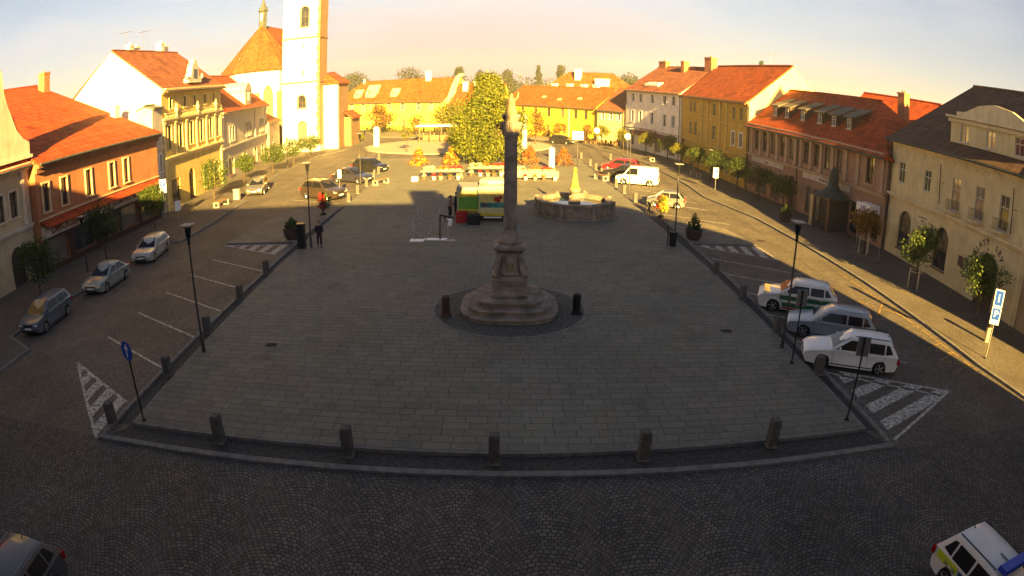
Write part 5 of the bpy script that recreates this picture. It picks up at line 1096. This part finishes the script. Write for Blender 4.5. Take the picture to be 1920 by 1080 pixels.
# ------------------------------------------------------------------ ring sculpture
t = thing('hoop_frame', 'frame of two thin metal hoops on flat base plates left of the trailer', 'sculpture', (-4.45, 36.0, .10))
GREYM = mat('dull_grey_tube', (.34, .32, .28), .5, .2, metal=.3)
def hoop(b, c, r, tilt, m, rr=.034, n=28):
    P = [Vector((c[0] + r * math.cos(2 * math.pi * i / n), c[1] + r * math.sin(2 * math.pi * i / n) * math.sin(tilt), c[2] + r * math.sin(2 * math.pi * i / n) * math.cos(tilt))) for i in range(n)]
    for i in range(n): b.tube(P[i], P[(i + 1) % n], rr, rr, m, 6, False)
for c, r_, ti in (((-.35, .3, 1.62), .62, .5), ((-.55, .1, .95), .72, .55)): b = MB(); hoop(b, c, r_, ti, GREYM); b.build('hoop', t)
b = MB(); b.tube((-1.15, 0, .03), (-1.15, 0, .9), .025, .025, GREYM); b.tube((.35, .2, .03), (.55, .5, 1.65), .028, .028, GREYM); b.tube((-.5, -.3, .03), (.2, .4, 1.5), .025, .025, GREYM); b.tube((.8, 0, .03), (.75, .3, 1.2), .02, .02, GREYM); b.build('struts', t)
b = MB(); b.tube((.3, .15, .05), (.32, .3, 1.45), .04, .035, DARKMETAL); b.tube((.32, .3, 1.42), (.85, .35, 1.30), .05, .04, DARKMETAL); b.tube((.55, .3, 1.35), (.75, .3, .95), .03, .03, DARKMETAL); b.build('dark_post', t)
b = MB(); b.box(-1.4, -.6, -.35, .25, 0, .03, SIGNW); b.box(-.6, .7, 0, .5, 0, .028, SIGNW); b.box(.6, 1.2, -.25, .15, 0, .03, GREYM); b.build('base_plate', t)
b = MB(); b.lathe([(.16, 0), (.18, .35), (.16, .42)], SIGNW, 12); tag(b.build('white_bucket', None, loc=(-3.95, 39.9, .10)), 'white bucket on the paving between hoop frame and trailer', 'bucket')

# ------------------------------------------------------------------ people
def skinned(name, pts, links_, radii, m, parent, sub=1):
    me = bpy.data.meshes.new(name); me.from_pydata([Vector(p) for p in pts], links_, []); o = bpy.data.objects.new(name + '_tmp', me); COL.objects.link(o)
    md = o.modifiers.new('s', 'SKIN'); sb = o.modifiers.new('u', 'SUBSURF'); sb.levels = sub; sb.render_levels = sub
    for i, r_ in enumerate(radii):
        r_ = r_ if isinstance(r_, tuple) else (r_, r_); me.skin_vertices[0].data[i].radius = r_
    me.skin_vertices[0].data[0].use_root = True
    bpy.context.view_layer.update(); out = bpy.data.meshes.new_from_object(o.evaluated_get(bpy.context.evaluated_depsgraph_get())); bpy.data.objects.remove(o)
    out.materials.clear(); out.materials.append(m); out.name = name; out.shade_smooth(); return link(name, out, parent)
SKIN = mat('skin', (.42, .24, .16), .6, .05)
def person(label, x, y, rz, coat, trousers, hair, s=1., lean=0., step=.12, z=.1, hairlen=0, group=None):
    t = thing('person', label, 'person', (x, y, z), rz, group); s *= .9; t.scale = (s, s, s)
    ln = lean
    P = [(0, 0, .95), (0, ln * .25, 1.12), (0, ln * .6, 1.32), (0, ln * .9, 1.46), (0, ln * 1.0, 1.53), (0, ln * 1.15 + .01, 1.60), (0, ln * 1.25 + .02, 1.70),
         (-.17, ln * .85, 1.42), (-.23, ln * .8 + .02, 1.16), (-.22, ln * .9 + .12, .93), (-.21, ln * .9 + .17, .85),
         (.17, ln * .85, 1.42), (.23, ln * .8 + .02, 1.16), (.22, ln * .9 + .12, .93), (.21, ln * .9 + .17, .85),
         (-.09, 0, .88), (-.10, step, .49), (-.10, step * .6, .09), (-.10, step * .6 + .13, .04), (.09, 0, .88), (.10, -step * .4, .49), (.10, -step, .09), (.10, -step + .13, .04)]
    E_ = [(0, 1), (1, 2), (2, 3), (3, 4), (4, 5), (5, 6), (3, 7), (7, 8), (8, 9), (9, 10), (3, 11), (11, 12), (12, 13), (13, 14), (0, 15), (15, 16), (16, 17), (17, 18), (0, 19), (19, 20), (20, 21), (21, 22)]
    rad = [(.15, .11), (.14, .10), (.16, .11), (.13, .09), .05, .075, .07, .07, .048, .036, .03, .07, .048, .036, .03, .095, .062, .045, .035, .095, .062, .045, .035]
    skinned('body', P, E_, rad, SKIN, t)
    hx = Vector((0, ln * 1.22 + .015, 1.655))
    b = MB(); b.lathe([(.02, -.115), (.06, -.09), (.085, -.02), (.09, .05), (.07, .10), (.02, .122)], SKIN, 14, sq=1.12); b.tube((0, .095, .0), (0, .122, -.03), .014, .018, SKIN, 6)
    for sx_ in (-1, 1): b.tube((sx_ * .032, .085, .02), (sx_ * .032, .1, .02), .012, .010, BLACKPL, 6); b.tube((sx_ * .088, 0, .0), (sx_ * .10, -.01, .01), .025, .022, SKIN, 6)
    b.box(-.025, .025, .085, .098, -.062, -.052, REDLENS); o = b.build('head', t, smooth=.7); o.location = hx
    b = MB(); b.lathe([(.094, -.03 - hairlen), (.102, .02), (.095, .08), (.06, .125), (.01, .14)], hair, 14, (0, -.018), sq=1.05); o = b.build('hair', t, smooth=.7); o.location = hx
    skinned('jacket', [(0, 0, .84), (0, ln * .2, 1.08), (0, ln * .6, 1.32), (0, ln * .9, 1.46), (-.18, ln * .85, 1.42), (-.245, ln * .8 + .02, 1.16), (-.23, ln * .9 + .11, .96), (.18, ln * .85, 1.42), (.245, ln * .8 + .02, 1.16), (.23, ln * .9 + .11, .96)],
            [(0, 1), (1, 2), (2, 3), (3, 4), (4, 5), (5, 6), (3, 7), (7, 8), (8, 9)], [(.20, .15), (.185, .13), (.19, .135), (.13, .10), .09, .066, .052, .09, .066, .052], coat, t)
    skinned('trousers', [(0, 0, .90), (-.09, 0, .84), (-.10, step, .49), (-.10, step * .6, .12), (.09, 0, .84), (.10, -step * .4, .49), (.10, -step, .12)], [(0, 1), (1, 2), (2, 3), (0, 4), (4, 5), (5, 6)], [(.16, .12), .11, .078, .06, .11, .078, .06], trousers, t)
    for sx_, yy in ((-1, step * .6), (1, -step)):
        b = MB(); b.box(sx_ * .10 - .05, sx_ * .10 + .05, yy - .07, yy + .19, 0, .09, BLACKPL, taper=.015); b.build('shoe', t)
    for sx_ in (-1, 1):
        hb = Vector((sx_ * .21, ln * .9 + .17, .85)); b = MB(); b.tube(hb + Vector((0, -.01, .05)), hb + Vector((0, .03, -.05)), .03, .034, SKIN, 8)
        for k in range(4): q = hb + Vector(((k - 1.5) * .018, .03, -.05)); b.tube(q, q + Vector((0, .02, -.04 - (.008 if k in (1, 2) else 0))), .0095, .009, SKIN, 5); b.tube(q + Vector((0, .02, -.045)), q + Vector((0, .0, -.075)), .009, .007, SKIN, 5)
        q = hb + Vector((-sx_ * .03, .01, -.01)); b.tube(q, q + Vector((-sx_ * .02, .03, -.045)), .011, .008, SKIN, 5); b.build('hand', t, smooth=.8)
    return t
DKCOAT = mat('dark_purple_coat', (.035, .022, .03), .9, .2); PINKC = mat('dusty_pink_jacket', (.30, .15, .14), .9, .1); DKTR = mat('dark_trousers', (.02, .02, .025), .9, .1); HAIRD = mat('dark_hair', (.03, .02, .015), .8, .2)
person('person in a long dark coat walking beside the dark cabinets near the left tub', -10.95, 34.6, R(200), DKCOAT, DKTR, HAIRD, .97, .10, .16)
person('person in a dusty pink jacket standing left of the market trailer', -4.15, 42.3, R(-100), PINKC, DKTR, HAIRD, .95, .05, .05, hairlen=.05)
person('person in dark clothes at the left end of the market trailer', -3.9, 43.6, R(-80), DKTR, DKTR, HAIRD, .95, .05, .05)

# ------------------------------------------------------------------ street furniture
def lamp(label, x, y, h, group='street lamps with flat square tops', z=.1, arm=False):
    t = thing('street_lamp', label, 'street lamp', (x, y, z), 0, group); b = MB()
    b.lathe([(.075, 0), (.075, .5), (.055, .56), (.045, .6), (.034, h - .75), (.036, h - .72)], mat('lamp_pole_grey', (.05, .048, .045), .6, .15), 10); b.build('pole', t, smooth=.5)
    b = MB(); b.lathe([(.035, h - .74), (.06, h - .70), (.055, h - .55), (.12, h - .16), (.135, h - .12), (.12, h - .09)], DARKMETAL, 12); b.build('lantern', t, smooth=.5)
    b = MB(); b.lathe([(.078, h - .48), (.125, h - .17)], CARGLASS, 12); b.build('lens', t)
    b = MB(); b.box(-.24, .24, -.24, .24, h - .03, h, mat('lamp_plate_grey', (.22, .22, .21), .5, .1))
    for sx_ in (-1, 1): b.tube((sx_ * .15, 0, h - .12), (sx_ * .2, 0, h - .03), .012, .012, DARKMETAL, 5)
    b.build('top_plate', t); return t
lamp('tall lamp on the left kerb of the square, nearest on the left', -11.2, 19.45, 4.75)
lamp('tall lamp at the nose of the white and silver estates on the right', 10.05, 20.55, 4.8)
lamp('lamp on the right kerb near the dark topiary tub', 9.45, 36.1, 4.75)
lamp('lamp beside the dark cabinets and the left tub', -11.45, 34.5, 4.9)
lamp('lamp behind the dark blue saloon on the left', -13.95, 57.8, 4.7)
lamp('lamp between white van and red and yellow flower tower', 10.1, 55.6, 5.4)
lamp('lamp on the right pavement before the mustard house', 19.7, 73.8, 3.5); lamp('lamp near the parking sign before the mustard house', 19.9, 63.0, 3.3)
lamp('lamp on the left pavement under the beige house trees', -26.0, 70.9, 3.7); lamp('lamp on the left pavement in front of the lettered fascia', -25.2, 29.6, 3.4)
lamp('lamp at the far left of the gravel circle', -18.4, 78.8, 3.6)
def signpost(name, label, x, y, h, rz, cat='sign', z=.1, group=None, grey=False):
    t = thing(name, label, cat, (x, y, z), rz, group); b = MB(); b.tube((0, .03, 0), (0, .03, h), .03, .03, STEEL if not grey else DARKMETAL, 8); b.tube((0, .03, 0), (0, .03, .06), .09, .07, DARKMETAL, 10); b.build('pole', t); return t
def plate(t, w_, h0, h1, m=SIGNW, back=STEEL, nm='sign_plate'):
    b = MB(); b.box(-w_ / 2, w_ / 2, -.012, 0, h0, h1, m); b.box(-w_ / 2, w_ / 2, .001, .008, h0, h1, back); return b.build(nm, t)
def psign(label, x, y, rz, top, letter='P', sub=None, w_=.5):
    t = signpost('parking_sign', label, x, y, top, rz, 'parking sign'); p_ = plate(t, w_, top - .95 * w_ - .5, top); b = MB(); b.box(-w_ / 2 + .04, w_ / 2 - .04, -.016, -.0125, top - w_ * .98, top - .04, BLUE); q = b.build('blue_field', p_)
    textobj('lettering', letter, w_ * .78, SIGNW, q, (0, -.020, top - w_ * .51), (math.pi / 2, 0, 0), .002)
    b = MB(); b.box(-w_ / 2 + .1, w_ / 2 - .1, -.016, -.0125, top - .95 * w_ - .36, top - .95 * w_ - .30, BLUE); b.box(-w_ / 2 + .1, w_ / 2 - .1, -.016, -.0125, top - .95 * w_ - .24, top - .95 * w_ - .18, BLUE); b.build('small_print', p_); return t
psign('blue and white parking sign on the right pavement before the pink house', 18.55, 56.9, R(-15), 2.2)
psign('white sign with blue symbol on a post by the ornate house', -25.5, 40.8, R(25), 3.65, 'P', w_=.55)
t = signpost('information_sign', 'tall double sign with letters I and P at the right-hand kerb', 19.95, 18.4, 3.05, R(-38), 'information sign', z=.12)
p_ = plate(t, .48, 2.32, 3.05); b = MB(); b.box(-.20, .20, -.016, -.0125, 2.37, 3.0, BLUE); q = b.build('blue_field', p_); textobj('lettering', 'i', .5, SIGNW, q, (0, -.02, 2.68), (math.pi / 2, 0, 0), .002)
p_ = plate(t, .48, 1.55, 2.29); b = MB(); b.box(-.20, .20, -.016, -.0125, 1.75, 2.25, BLUE); q = b.build('blue_field', p_); textobj('lettering', 'P', .42, SIGNW, q, (0, -.02, 2.0), (math.pi / 2, 0, 0), .002)
t = signpost('direction_sign', 'round blue direction sign with white arrow at the near left corner', -11.0, 14.15, 2.55, R(-20), 'direction sign', grey=True)
b = MB(); b.lathe([(.30, 0), (.30, .012)], BLUE, 24); o = b.build('blue_disc', t); o.location = (0, 0, 2.28); o.rotation_euler = (R(90), 0, 0)
b = MB(); b.poly([(x, z, .016) for x, z in ((-.03, -.2), (.03, -.2), (.03, .05), (.12, .05), (0, .22), (-.12, .05), (-.03, .05))], [tuple(range(7))], SIGNW); b.build('white_arrow', o)
for l, x, y, a in (('grey backside of a sign on a thin post by the near right corner', 10.15, 14.9, R(160)), ('grey backside of a sign on a thin post before the silver estate', 9.9, 19.2, R(175))):
    t = signpost('sign_post', l, x, y, 2.7, a, 'sign', group='signs seen from behind', grey=True); plate(t, .42, 2.1, 2.7, m=SIGNW, back=mat('sign_back_grey', (.13, .13, .13), .6, .1))
t = signpost('traffic_sign', 'round red and white sign on a yellowish post at the inn corner', 22.6, 36.4, 2.75, R(-30), 'traffic sign'); b = MB(); b.lathe([(.27, 0), (.27, .012)], RED, 24); b.lathe([(.19, .013), (.19, .016)], SIGNW, 24); o = b.build('sign_disc', t); o.location = (0, 0, 2.45); o.rotation_euler = (R(90), 0, 0)
t = signpost('tall_drain_post', 'tall yellowish post standing at the near corner of the inn', 22.45, 33.0, 3.6, 0, 'post', z=.12); 
for l, x, y, a, w_ in (('grey sign board seen edge-on beside the saplings before the ornate house', -23.1, 38.9, R(60), .5), ('slim white sign on a post behind the brown SUV', -14.0, 50.6, R(20), .3)):
    t = signpost('sign_post', l, x, y, 2.3, a, 'sign'); plate(t, w_, 1.6, 2.3)
t = signpost('white_board', 'blank bright white board on a post before the long yellow house', 6.95, 70.4, 3.75, 0, 'sign board'); b = MB(); b.box(-.62, .62, -.05, 0, 2.95, 3.9, WHITE, taper=.02); b.build('board', t)
for l, x, y, h_, r_ in (('white cylindrical pillar left of the far right flower pyramid', 4.0, 68.0, 2.3, .32), ('white rounded pillar at the far left of the gravel circle', -20.0, 93.5, 3.0, .45), ('white rounded banner beside the top of the column', 1.45, 88.5, 4.9, .35)):
    t = thing('advertising_pillar', l, 'pillar', (x, y, .1), 0, 'white pillars'); b = MB(); b.lathe([(r_ * 1.08, 0), (r_ * 1.08, .12), (r_, .14), (r_, h_ - .25), (r_ * .8, h_ - .08), (r_ * .3, h_)], WHITE, 18); b.build('drum', t, smooth=.5)
    b = MB(); b.lathe([(r_ * 1.10, 0), (r_ * 1.10, .06)], STEEL, 18); b.build('base_ring', t)

# stone bollards: one modelled, the rest copied
b = MB(); b.box(-.155, .155, -.155, .155, 0, .84, GRANITE, taper=.008); b.poly([(-.147, -.147, .84), (.147, -.147, .84), (.147, .147, .84), (-.147, .147, .84), (-.12, -.12, .885), (.12, -.12, .885), (.12, .12, .885), (-.12, .12, .885)], [(0, 1, 5, 4), (1, 2, 6, 5), (2, 3, 7, 6), (3, 0, 4, 7), (4, 5, 6, 7)], GRANITE)
bm_ = b.mesh('bollard_body'); b = MB(); b.box(-.165, .165, -.165, .165, 0, .06, KERB); bg_ = b.mesh('footing')
ORD = ['first', 'second', 'third', 'fourth', 'fifth', 'sixth', 'seventh', 'eighth']
proto = None
def bollard(x, y, label, group, h=1., rz=0., z=.08):
    h *= .88
    global proto
    if proto is None:
        t = thing('stone_bollard', label, 'bollard', (x, y, z), rz, group); link('bollard_body', bm_, t); link('footing', bg_, t); proto = t
    else:
        t = proto.copy(); COL.objects.link(t)
        for c in proto.children: c2 = c.copy(); COL.objects.link(c2); c2.parent = t
        t.location = (x, y, z); t.rotation_euler = (0, 0, rz); t['label'] = label; t['group'] = group
    t.scale = (.88, .88, h)
for i, (x, y) in enumerate([(-12.05, 13.75), (-7.9, 13.6), (-4.1, 13.55), (-.39, 13.5), (3.35, 13.6), (7.05, 13.85)]): bollard(x, y, f'{ORD[i]} stone bollard from the left along the front edge of the square', 'bollards along the front edge', 1.1 if i else .95)
for i, (x, y) in enumerate([(-11.75, 17.4), (-11.95, 21.35), (-12.1, 25.3), (-12.3, 29.3)]): bollard(x, y, f'{ORD[i]} stone bollard up the left kerb, counted from the near corner', 'bollards along the left kerb', .9)
for i, (x, y) in enumerate([(-12.75, 48.7), (-12.9, 52.4), (-13.0, 56.2), (-13.2, 60.3), (-13.6, 64.4)]): bollard(x, y, f'{ORD[i]} sunlit stone bollard beyond the brown SUV on the left kerb', 'sunlit bollards on the left', .95)
for i, (x, y) in enumerate([(10.6, 18.2), (10.45, 22.1), (10.3, 26.1), (10.15, 29.95)]): bollard(x, y, f'{ORD[i]} stone bollard up the right kerb, counted from the near corner', 'bollards along the right kerb', .9)
for i, (x, y) in enumerate([(9.75, 45.6), (9.56, 49.6), (9.3, 53.4), (9.13, 56.8), (9.0, 60.5), (8.8, 64.2), (8.7, 68.0), (8.5, 71.5)]): bollard(x, y, f'{ORD[i]} stone bollard of the sunlit right row, counted from the flower tower', 'sunlit bollards on the right', .95)
for i, (x, y) in enumerate([(-18.6, 77.0), (-16.2, 77.2), (-11.5, 78.6), (-6.0, 78.8), (8.2, 78.6), (11.8, 78.5)]): bollard(x, y, f'{ORD[i]} stone bollard from the left in the far row before the gravel circle', 'bollards in the far row', .95)

# tubs and flower towers
def blob(b, m, x, y, z, r, rz_, n, size, seed): leaves(b, m, [(x, y, z, r, rz_)], n, size, random.Random(seed))
FR_ = mat('red_petals', (.45, .02, .02), .7, .2, 5); FY_ = mat('yellow_petals', (.50, .34, .02), .7, .2, 5); FO_ = mat('orange_petals', (.38, .12, .015), .7, .3, 5); FW_ = mat('white_petals', (.5, .42, .32), .7, .2, 5)
def tub(label, x, y, r, h, cat='planter', group='round planting tubs', tall=.6, m=LD, z=.1):
    t = thing('planting_tub', label, cat, (x, y, z), 0, group); b = MB(); b.lathe([(r * .7, 0), (r * .95, h * .35), (r, h * .8), (r * 1.05, h * .85), (r * 1.05, h), (r * .85, h * .98)], mat('dark_tub', (.06, .04, .035), .8, .2), 16); b.build('tub', t, smooth=.5)
    b = MB(); b.lathe([(r * .5, -.0), (r * .55, .05)], SIGNW, 14); b.build('foot', t)
    b = MB(); blob(b, m, 0, 0, h + tall * .25, r * .8, tall * .5, 260, .09, int(x * 10)); blob(b, LG, 0, 0, h + tall * .7, r * .3, tall * .4, 80, .08, int(y * 10)); b.build('plant', t); return t
tub('dark tub with green plant on the left traffic island', -13.35, 36.6, .55, .7, tall=.6); tub('dark tub with small conifer on the right traffic island', 11.0, 37.4, .52, .65, tall=.9); tub('terracotta-coloured tub on the right pavement before the pink house', 20.45, 44.3, .5, .6, tall=.7, m=LG)
def flower_tower(label, x, y, mats, h=1.7, r=.36, n=3, z=.1):
    t = thing('flower_tower', label, 'flower tower', (x, y, z), 0, 'flower towers'); b = MB(); b.tube((0, 0, 0), (0, 0, h), .05, .05, DARKMETAL, 8); b.lathe([(.22, 0), (.22, .1), (.08, .16)], DARKMETAL, 12); b.build('stand', t)
    for k in range(n):
        b = MB(); rr = r * (1 - .18 * k); zz = .45 + k * (h - .5) / n
        for q, m_ in enumerate(mats): blob(b, m_, .12 * math.cos(q * 2.1), .12 * math.sin(q * 2.1), zz + .15, rr, .26, 90, .07, k * 7 + q)
        b.build('flowers', t)
flower_tower('tiered flower tower, bright red and yellow, in front of the silver hatchback', 10.35, 43.8, [FY_, FR_, LG, FY_], 1.55, .42); flower_tower('flower tower with green and red plants in front of the brown SUV', -13.45, 43.8, [LD, LG, FR_], 1.6, .42)
def pyramid(label, x, y, mats, h=2.1, r=1.05, seed=0, z=.1):
    rnd = random.Random(seed); t = thing('flower_pyramid', label, 'flower pyramid', (x, y, z), 0, 'cone-shaped autumn decorations'); b = MB()
    for i in range(5): a = R(72 * i); b.tube((r * .7 * math.cos(a), r * .7 * math.sin(a), 0), (0, 0, h * .95), .03, .02, WOOD, 6)
    b.build('frame', t)
    for q, m_ in enumerate(mats):
        b = MB(); cl = []
        for i in range(22): f = rnd.random() ** 1.1; a = rnd.uniform(0, 6.28); rr = r * (1 - f ** 1.4) * rnd.uniform(.5, 1.1); cl.append((rr * math.cos(a), rr * math.sin(a), .15 + f * (h - .35), .26, .22))
        leaves(b, m_, cl, 420, .09, rnd); b.build('flowers' if q else 'foliage', t)
pyramid('yellow-orange decorated cone farthest left of the four', -10.3, 70.2, [LA, FY_, FO_], seed=1); pyramid('orange decorated cone under the left edge of the linden', -6.75, 70.4, [LA, FO_, FY_], seed=2)
pyramid('reddish decorated cone just right of the stone column', 1.8, 71.2, [LA, mat('rust_petals', (.35, .10, .03), .8, .3, 5), FO_], 2.2, seed=3); pyramid('dark-topped orange decorated cone beside the white pillar', 5.5, 70.8, [FO_, mat('wine_petals', (.12, .04, .03), .8, .3, 5), LA], 2.1, seed=4)

# display tables and boxes in front of the linden
TABW = plaster('bleached_table_wood', (.44, .35, .23))
def trestle(label, x, y, L_, rz=0., flowers=(FW_, FO_, FR_), seed=1, box=False):
    rnd = random.Random(seed); t = thing('display_table', label, 'table', (x, y, .1), rz, 'long display tables'); b = MB(); b.box(-L_ / 2, L_ / 2, -.38, .38, .70, .76, TABW); b.build('table_top', t)
    for sx_ in (-1, 1):
        b = MB()
        for sy in (-1, 1): b.tube((sx_ * (L_ / 2 - .35), sy * .12, .7), (sx_ * (L_ / 2 - .15), sy * .36, 0), .03, .03, TABW, 6)
        b.build('trestle', t)
    if box: b = MB(); b.box(-L_ / 2, L_ / 2, -.42, -.385, .2, .74, TABW); b.build('front_board', t)
    for i, fm in enumerate(flowers):
        tt = thing('flower_box', f'box of {["white", "orange", "red"][i % 3]} flowers on the {label.split(",")[0]}', 'flower box', (x + (i - 1) * L_ * .3, y, .86), rz, 'flower boxes on the tables')
        b = MB(); b.box(-L_ * .13, L_ * .13, -.2, .2, 0, .2, TABW, taper=-.02); b.build('box', tt); b = MB(); leaves(b, fm, [(rnd.uniform(-.12, .12) * L_, 0, .3, .3, .16) for _ in range(6)], 220, .07, rnd); leaves(b, LG, [(0, 0, .22, L_ * .14, .1)], 60, .08, rnd); b.build('flowers', tt)
    for i in range(5):
        tt = thing('flower_pot', f'{ORD[i]} pot from the left on the ground before the {label.split(",")[0]}', 'flower pot', (x + (i - 2) * L_ * .2 + rnd.uniform(-.1, .1), y - .75, .1), 0, 'pots standing before the tables')
        b = MB(); b.lathe([(.13, 0), (.2, .28), (.2, .32), (.16, .31)], [TERRACOTTA, CHIMW, TABW][i % 3], 10); b.build('pot', tt); b = MB(); leaves(b, [FW_, FR_, FO_, LY, FW_][i], [(0, 0, .42, .22, .17)], 70, .06, rnd); b.build('flowers', tt)
trestle('left display table, weathered and pale', -6.6, 60.2, 4.1, flowers=(FW_, FO_, FR_), seed=1); trestle('middle display table, decked with red flowers', -2.5, 62.5, 3.6, flowers=(FW_, FO_, FR_), seed=2); trestle('right display table, with long white front board', 2.0, 60.2, 4.4, flowers=(FW_, FO_, FR_), seed=3, box=True)
b = MB(); b.box(-.3, .3, -.3, .3, 0, .42, WHITE, taper=.02); tag(b.build('white_cube_seat', None, loc=(-9.0, 58.8, .10)), 'small white cube seat left of the left display table', 'seat')
# benches with square concrete ends
def bench(label, x, y, rz, z=.1):
    t = thing('park_bench', label, 'bench', (x, y, z), rz, 'benches with square ends')
    for sx_ in (-.75, .75):
        b = MB(); b.box(sx_ - .06, sx_ + .06, -.28, .28, .38, .46, STONE_L); b.box(sx_ - .06, sx_ + .06, -.28, -.20, 0, .378, STONE_L); b.box(sx_ - .06, sx_ + .06, .20, .28, 0, .378, STONE_L); b.box(sx_ - .06, sx_ + .06, -.198, .198, 0, .07, STONE_L); b.build('end_frame', t)
    b = MB()
    for k in range(4): b.box(-.9, .9, -.26 + k * .135, -.15 + k * .135, .463, .50, WOOD)
    b.build('seat', t)
bench('bench beside the front bumper of the dark blue saloon', -11.9, 57.2, R(60)); bench('bench between black car and bollard row on the right', 8.3, 60.8, R(115)); bench('bench on the left pavement in front of the arched portal', -24.2, 48.5, R(80), .12)
bench('bench before the display trees near the hotel', 16.8, 78.5, R(100), .12); bench('bench on the pavement between parking sign and mustard house', 19.2, 66.0, R(100), .12)
# cabinets, bins
b = MB(); b.box(-.22, .22, -.2, .2, 0, 1.4, DARKMETAL, taper=.01); b.box(-.24, .24, -.22, .22, 1.4, 1.45, DARKMETAL); tag(b.build('dark_cabinet', None, loc=(-11.95, 34.3, .1)), 'dark metal cabinet between left tub and walking person', 'cabinet')
t = thing('litter_bin', 'dark litter bin next to the lamp by the right topiary tub', 'bin', (9.2, 35.5, .1)); b = MB(); b.lathe([(.2, .05), (.25, .8), (.25, .86), (.2, .85)], DARKMETAL, 14); b.build('bin', t, smooth=.5); b = MB(); b.tube((-.32, 0, 0), (-.32, 0, 1.15), .03, .03, DARKMETAL, 6); b.tube((-.32, 0, .7), (-.2, 0, .7), .02, .02, DARKMETAL, 6); b.build('post', t)
t = thing('litter_bin', 'grey litter bin at the right-hand kerb below the information sign', 'bin', (21.6, 20.2, .12)); b = MB(); b.lathe([(.13, 0), (.14, .75), (.17, .78), (.17, .86), (.05, .92)], plaster('bin_cream', (.5, .42, .25)), 12); b.build('bin', t, smooth=.5); b = MB(); b.lathe([(.175, .72), (.18, .86), (.12, .95)], DARKMETAL, 12); b.build('lid', t)
b = MB(); b.box(-.28, .28, -.2, .2, 0, .85, STONE_L, taper=.01); b.box(-.3, .3, -.22, .22, .85, .9, STONE_L); tag(b.build('stone_stele', None, loc=(-24.0, 51.5, .12)), 'small pale stone stele behind the bench on the left pavement', 'stele')
# white stakes round the inn trees
def stakes(label, x, y):
    t = thing('tree_guard', label, 'tree guard', (x, y, .12), 0, 'tree guards')
    for k in range(3): a = R(120 * k + 20); b = MB(); b.tube((.42 * math.cos(a), .42 * math.sin(a), 0), (.40 * math.cos(a), .40 * math.sin(a), 1.15), .035, .035, mat('bleached_stake', (.55, .48, .33), .9), 6); b.build('stake', t)
    b = MB(); hoop(b, (0, 0, 1.0), .42, math.pi / 2, mat('bleached_stake', (.55, .48, .33), .9), .02, 12); b.build('tie_ring', t)
stakes('white stakes round the tree between the two arched inn windows', 22.05, 28.0); stakes('stakes round the autumn-tinged tree by the porch', 22.6, 35.2)
# open pavilion behind the linden
t = thing('open_pavilion', 'open flat-roofed timber pavilion left behind the linden', 'pavilion', (-10.9, 97.5, .12), R(-4)); 
for i in range(5):
    for y in (0, 3.0): b = MB(); b.box(-3.4 + i * 1.7, -3.26 + i * 1.7, y, y + .14, 0, 2.5, WOOD); b.build('post', t)
b = MB(); b.box(-3.9, 4.0, -.6, 3.7, 2.5, 2.68, WHITE, taper=.06); b.build('flat_roof', t); b = MB(); b.box(-3.4, 3.5, 2.8, 2.9, .02, .95, WOOD); b.box(-3.4, 3.5, .0, .06, .85, .95, WOOD); b.build('rail', t)
# cafe tables and parasol-less seats by the small yellow house
for i in range(5):
    t = thing('cafe_table', f'{ORD[i]} small wooden cafe table from the left before the yellow houses', 'table', (9.9 + i * 1.25, 101.6 - i * 1.15, .12), R(-40), 'cafe tables at the yellow houses'); b = MB(); b.box(-.45, .45, -.35, .35, .70, .75, WOOD); b.build('table_top', t)
    for sx_ in (-.38, .38): b = MB(); b.box(sx_ - .03, sx_ + .03, -.3, .3, 0, .70, WOOD); b.build('leg', t)
    for sy in (-.62, .62): b = MB(); b.box(-.45, .45, sy - .13, sy + .13, .40, .45, WOOD); b.box(-.4, -.34, sy - .1, sy + .1, 0, .40, WOOD); b.box(.34, .4, sy - .1, sy + .1, 0, .40, WOOD); b.build('seat', t)
# lollipop signs in the far right
for l, x, y in (('round white disc sign on a pole before the hotel door', 14.9, 84.2), ('round pale disc sign on a pole before the small yellow house', 11.9, 93.0)):
    t = signpost('disc_sign', l, x, y, 2.6, 0, 'sign', group='round disc signs'); b = MB(); b.lathe([(.42, -.02), (.42, .02)], SIGNW, 20); o = b.build('disc', t); o.location = (0, -.02, 2.5); o.rotation_euler = (R(90), 0, 0)

# ------------------------------------------------------------------ morning haze
m = bpy.data.materials.new('haze'); m.use_nodes = True; m.node_tree.nodes.clear()
o_ = m.node_tree.nodes.new('ShaderNodeOutputMaterial'); pv = m.node_tree.nodes.new('ShaderNodeVolumePrincipled'); pv.inputs['Density'].default_value = HAZE; pv.inputs['Color'].default_value = (.95, .95, .95, 1); pv.inputs['Anisotropy'].default_value = 0
m.node_tree.links.new(pv.outputs[0], o_.inputs['Volume'])
b = MB(); b.box(-905, 905, -125, 805, -1.0, 42, m); o = b.build('haze'); o['kind'] = 'stuff'; tag(o, 'thin golden morning haze over the whole square', 'haze')
